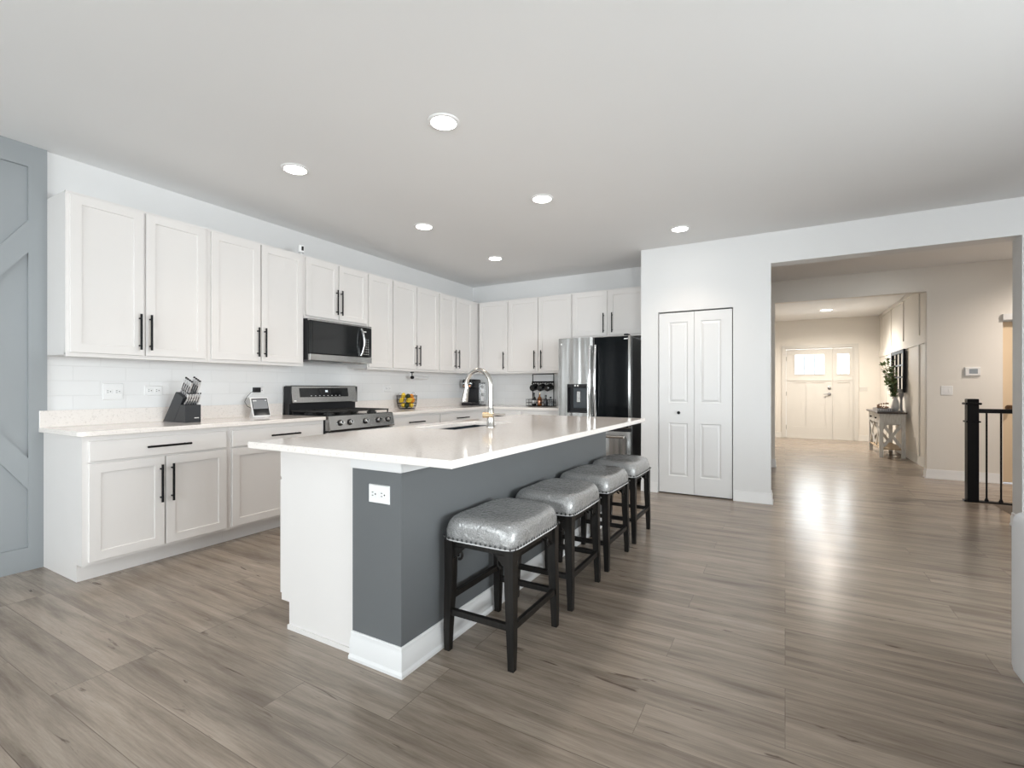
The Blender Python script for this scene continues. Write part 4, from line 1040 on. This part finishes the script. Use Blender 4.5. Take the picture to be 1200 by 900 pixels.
xbrace(y0+.056, y0+.46, .18, zt-.19, x0+.01, 'x'); xbrace(y1-.46, y1-.056, .18, zt-.19, x0+.01, 'x')
TZ = zt+.0305
r = thing('serving_tray', 'low patterned grey and white tray on the console table', 'tray', (1.5, 10.45, TZ))
m_ = MB().box(1.37, 1.58, 10.2, 10.72, TZ, TZ+.012, .002).box(1.37, 1.38, 10.2, 10.72, TZ+.012, TZ+.055).box(1.57, 1.58, 10.2, 10.72, TZ+.012, TZ+.055).box(1.38, 1.57, 10.2, 10.21, TZ+.012, TZ+.055).box(1.38, 1.57, 10.71, 10.72, TZ+.012, TZ+.055)
m_.build('tray_body', 'grey_glaze', r)
m_ = MB()
for k in range(8): m_.box(1.374+.026*k, 1.386+.026*k, 10.1985, 10.2, TZ+.015, TZ+.05)
m_.build('pattern', 'print_white', r)
r = thing('bead_garland', 'brown wooden bead garland resting on the tray', 'garland', (1.5, 10.4, TZ+.012)); m_ = MB()
for k in range(26):
    a = k*.5; m_.sph((1.475+.07*math.cos(a), 10.43+.09*math.sin(a), TZ+.027+.03*max(0, math.sin(k*.35))+.0035*k), .013, seg=8)
m_.build('beads', 'brown_wood', r)
# column candle holder
o = MB().lathe([(.04, 0), (.04, .02), (.02, .03), (.017, .2), (.022, .25), (.036, .27), (.036, .33), (.004, .332)], (1.69, 10.21, TZ)).build('candle_holder', 'grey_glaze', None, origin='base')
tag(o, 'slim grey candle holder at the near wall corner of the console table', 'candle holder')
# vase with foliage
VX, VY = 1.663, 10.52
r = thing('vase_of_greenery', 'white vase with leafy green branches on the console table', 'plant', (VX, VY, TZ))
MB().lathe([(.035, 0), (.06, .04), (.065, .1), (.045, .17), (.028, .22), (.032, .25), (.026, .25), (.02, .2)], (VX, VY, TZ)).build('vase', 'white_ceramic', r)
sm = MB(); lm1 = MB(); lm2 = MB(); rnd = random.Random(3)
def leaf(m_, p, d, s):
    d = d.normalized(); sdv = d.cross(Vector((0, 0, 1)))
    if sdv.length < .1: sdv = Vector((1, 0, 0))
    sdv.normalize(); up = sdv.cross(d)
    pr = [(0, 0), (.35, .28), (.7, .25), (1, 0)]; A = []
    for t, w_ in pr: A.append((p+d*s*t-up*.12*s*t*t+sdv*w_*s, p+d*s*t-up*.12*s*t*t-sdv*w_*s, p+d*s*t-up*.12*s*t*t+up*.06*s))
    c = [m_.bm.verts.new(a[2]) for a in A]; l = [m_.bm.verts.new(a[0]) for a in A[1:3]]; rr = [m_.bm.verts.new(a[1]) for a in A[1:3]]
    m_.bm.faces.new((c[0], l[0], c[1])); m_.bm.faces.new((c[1], l[0], l[1], c[2])); m_.bm.faces.new((c[2], l[1], c[3]))
    m_.bm.faces.new((c[0], c[1], rr[0])); m_.bm.faces.new((c[1], c[2], rr[1], rr[0])); m_.bm.faces.new((c[2], c[3], rr[1]))
for k in range(20):
    a = rnd.uniform(0, 2*PI); sp = rnd.uniform(.04, .2); ht = rnd.uniform(.45, .95)
    q = []
    for j in range(7):
        t = j/6; q.append(Vector((VX-.04*t+sp*math.cos(a)*t*.7*(1 if math.cos(a) < 0 else .45), VY+sp*math.sin(a)*t*1.3, TZ+.2+ht*t*.75-.05*t*t)))
    sm.tube(q, .0025, 5)
    for j in range(1, 7):
        for n in range(5):
            d = Vector((rnd.uniform(-1, .3), rnd.uniform(-1, 1), rnd.uniform(-.4, .8))); leaf(lm1 if rnd.random() < .65 else lm2, q[j]+Vector((0, 0, rnd.uniform(-.03, .03))), d, rnd.uniform(.045, .085))
sm.build('stems', 'brown_wood', r); tag(lm1.build('leaves', 'leaf', r), 'dark green leaves'); tag(lm2.build('leaves', 'leaf_pale', r), 'pale green leaves')
# window-pane mirror
r = thing('window_mirror', 'black window-pane mirror hanging on the foyer wall above the console', 'mirror', (FR-.04, 10.85, 1.07))
y0, y1, z0, z1 = 10.30, 11.38, 1.09, 1.83; xf = FR-.03
m_ = MB()
for a, c in ((y0, y0+.06), (y1-.06, y1)): m_.box(xf-.03, xf, a, c, z0, z1, .003)
for a, c in ((z0, z0+.06), (z1-.06, z1)): m_.box(xf-.03, xf, y0+.06, y1-.06, a, c, .003)
for k in (1, 2):
    y = y0+.06+(y1-y0-.12)*k/3; m_.box(xf-.022, xf-.004, y-.013, y+.013, z0+.06, z1-.06)
for k in (1, 2):
    z = z0+.06+(z1-z0-.12)*k/3; m_.box(xf-.021, xf-.005, y0+.06, y1-.06, z-.013, z+.013)
m_.build('frame', 'black_metal', r)
MB().box(xf-.008, xf-.002, y0+.05, y1-.05, z0+.05, z1-.05).build('mirror_glass', 'mirror', r)
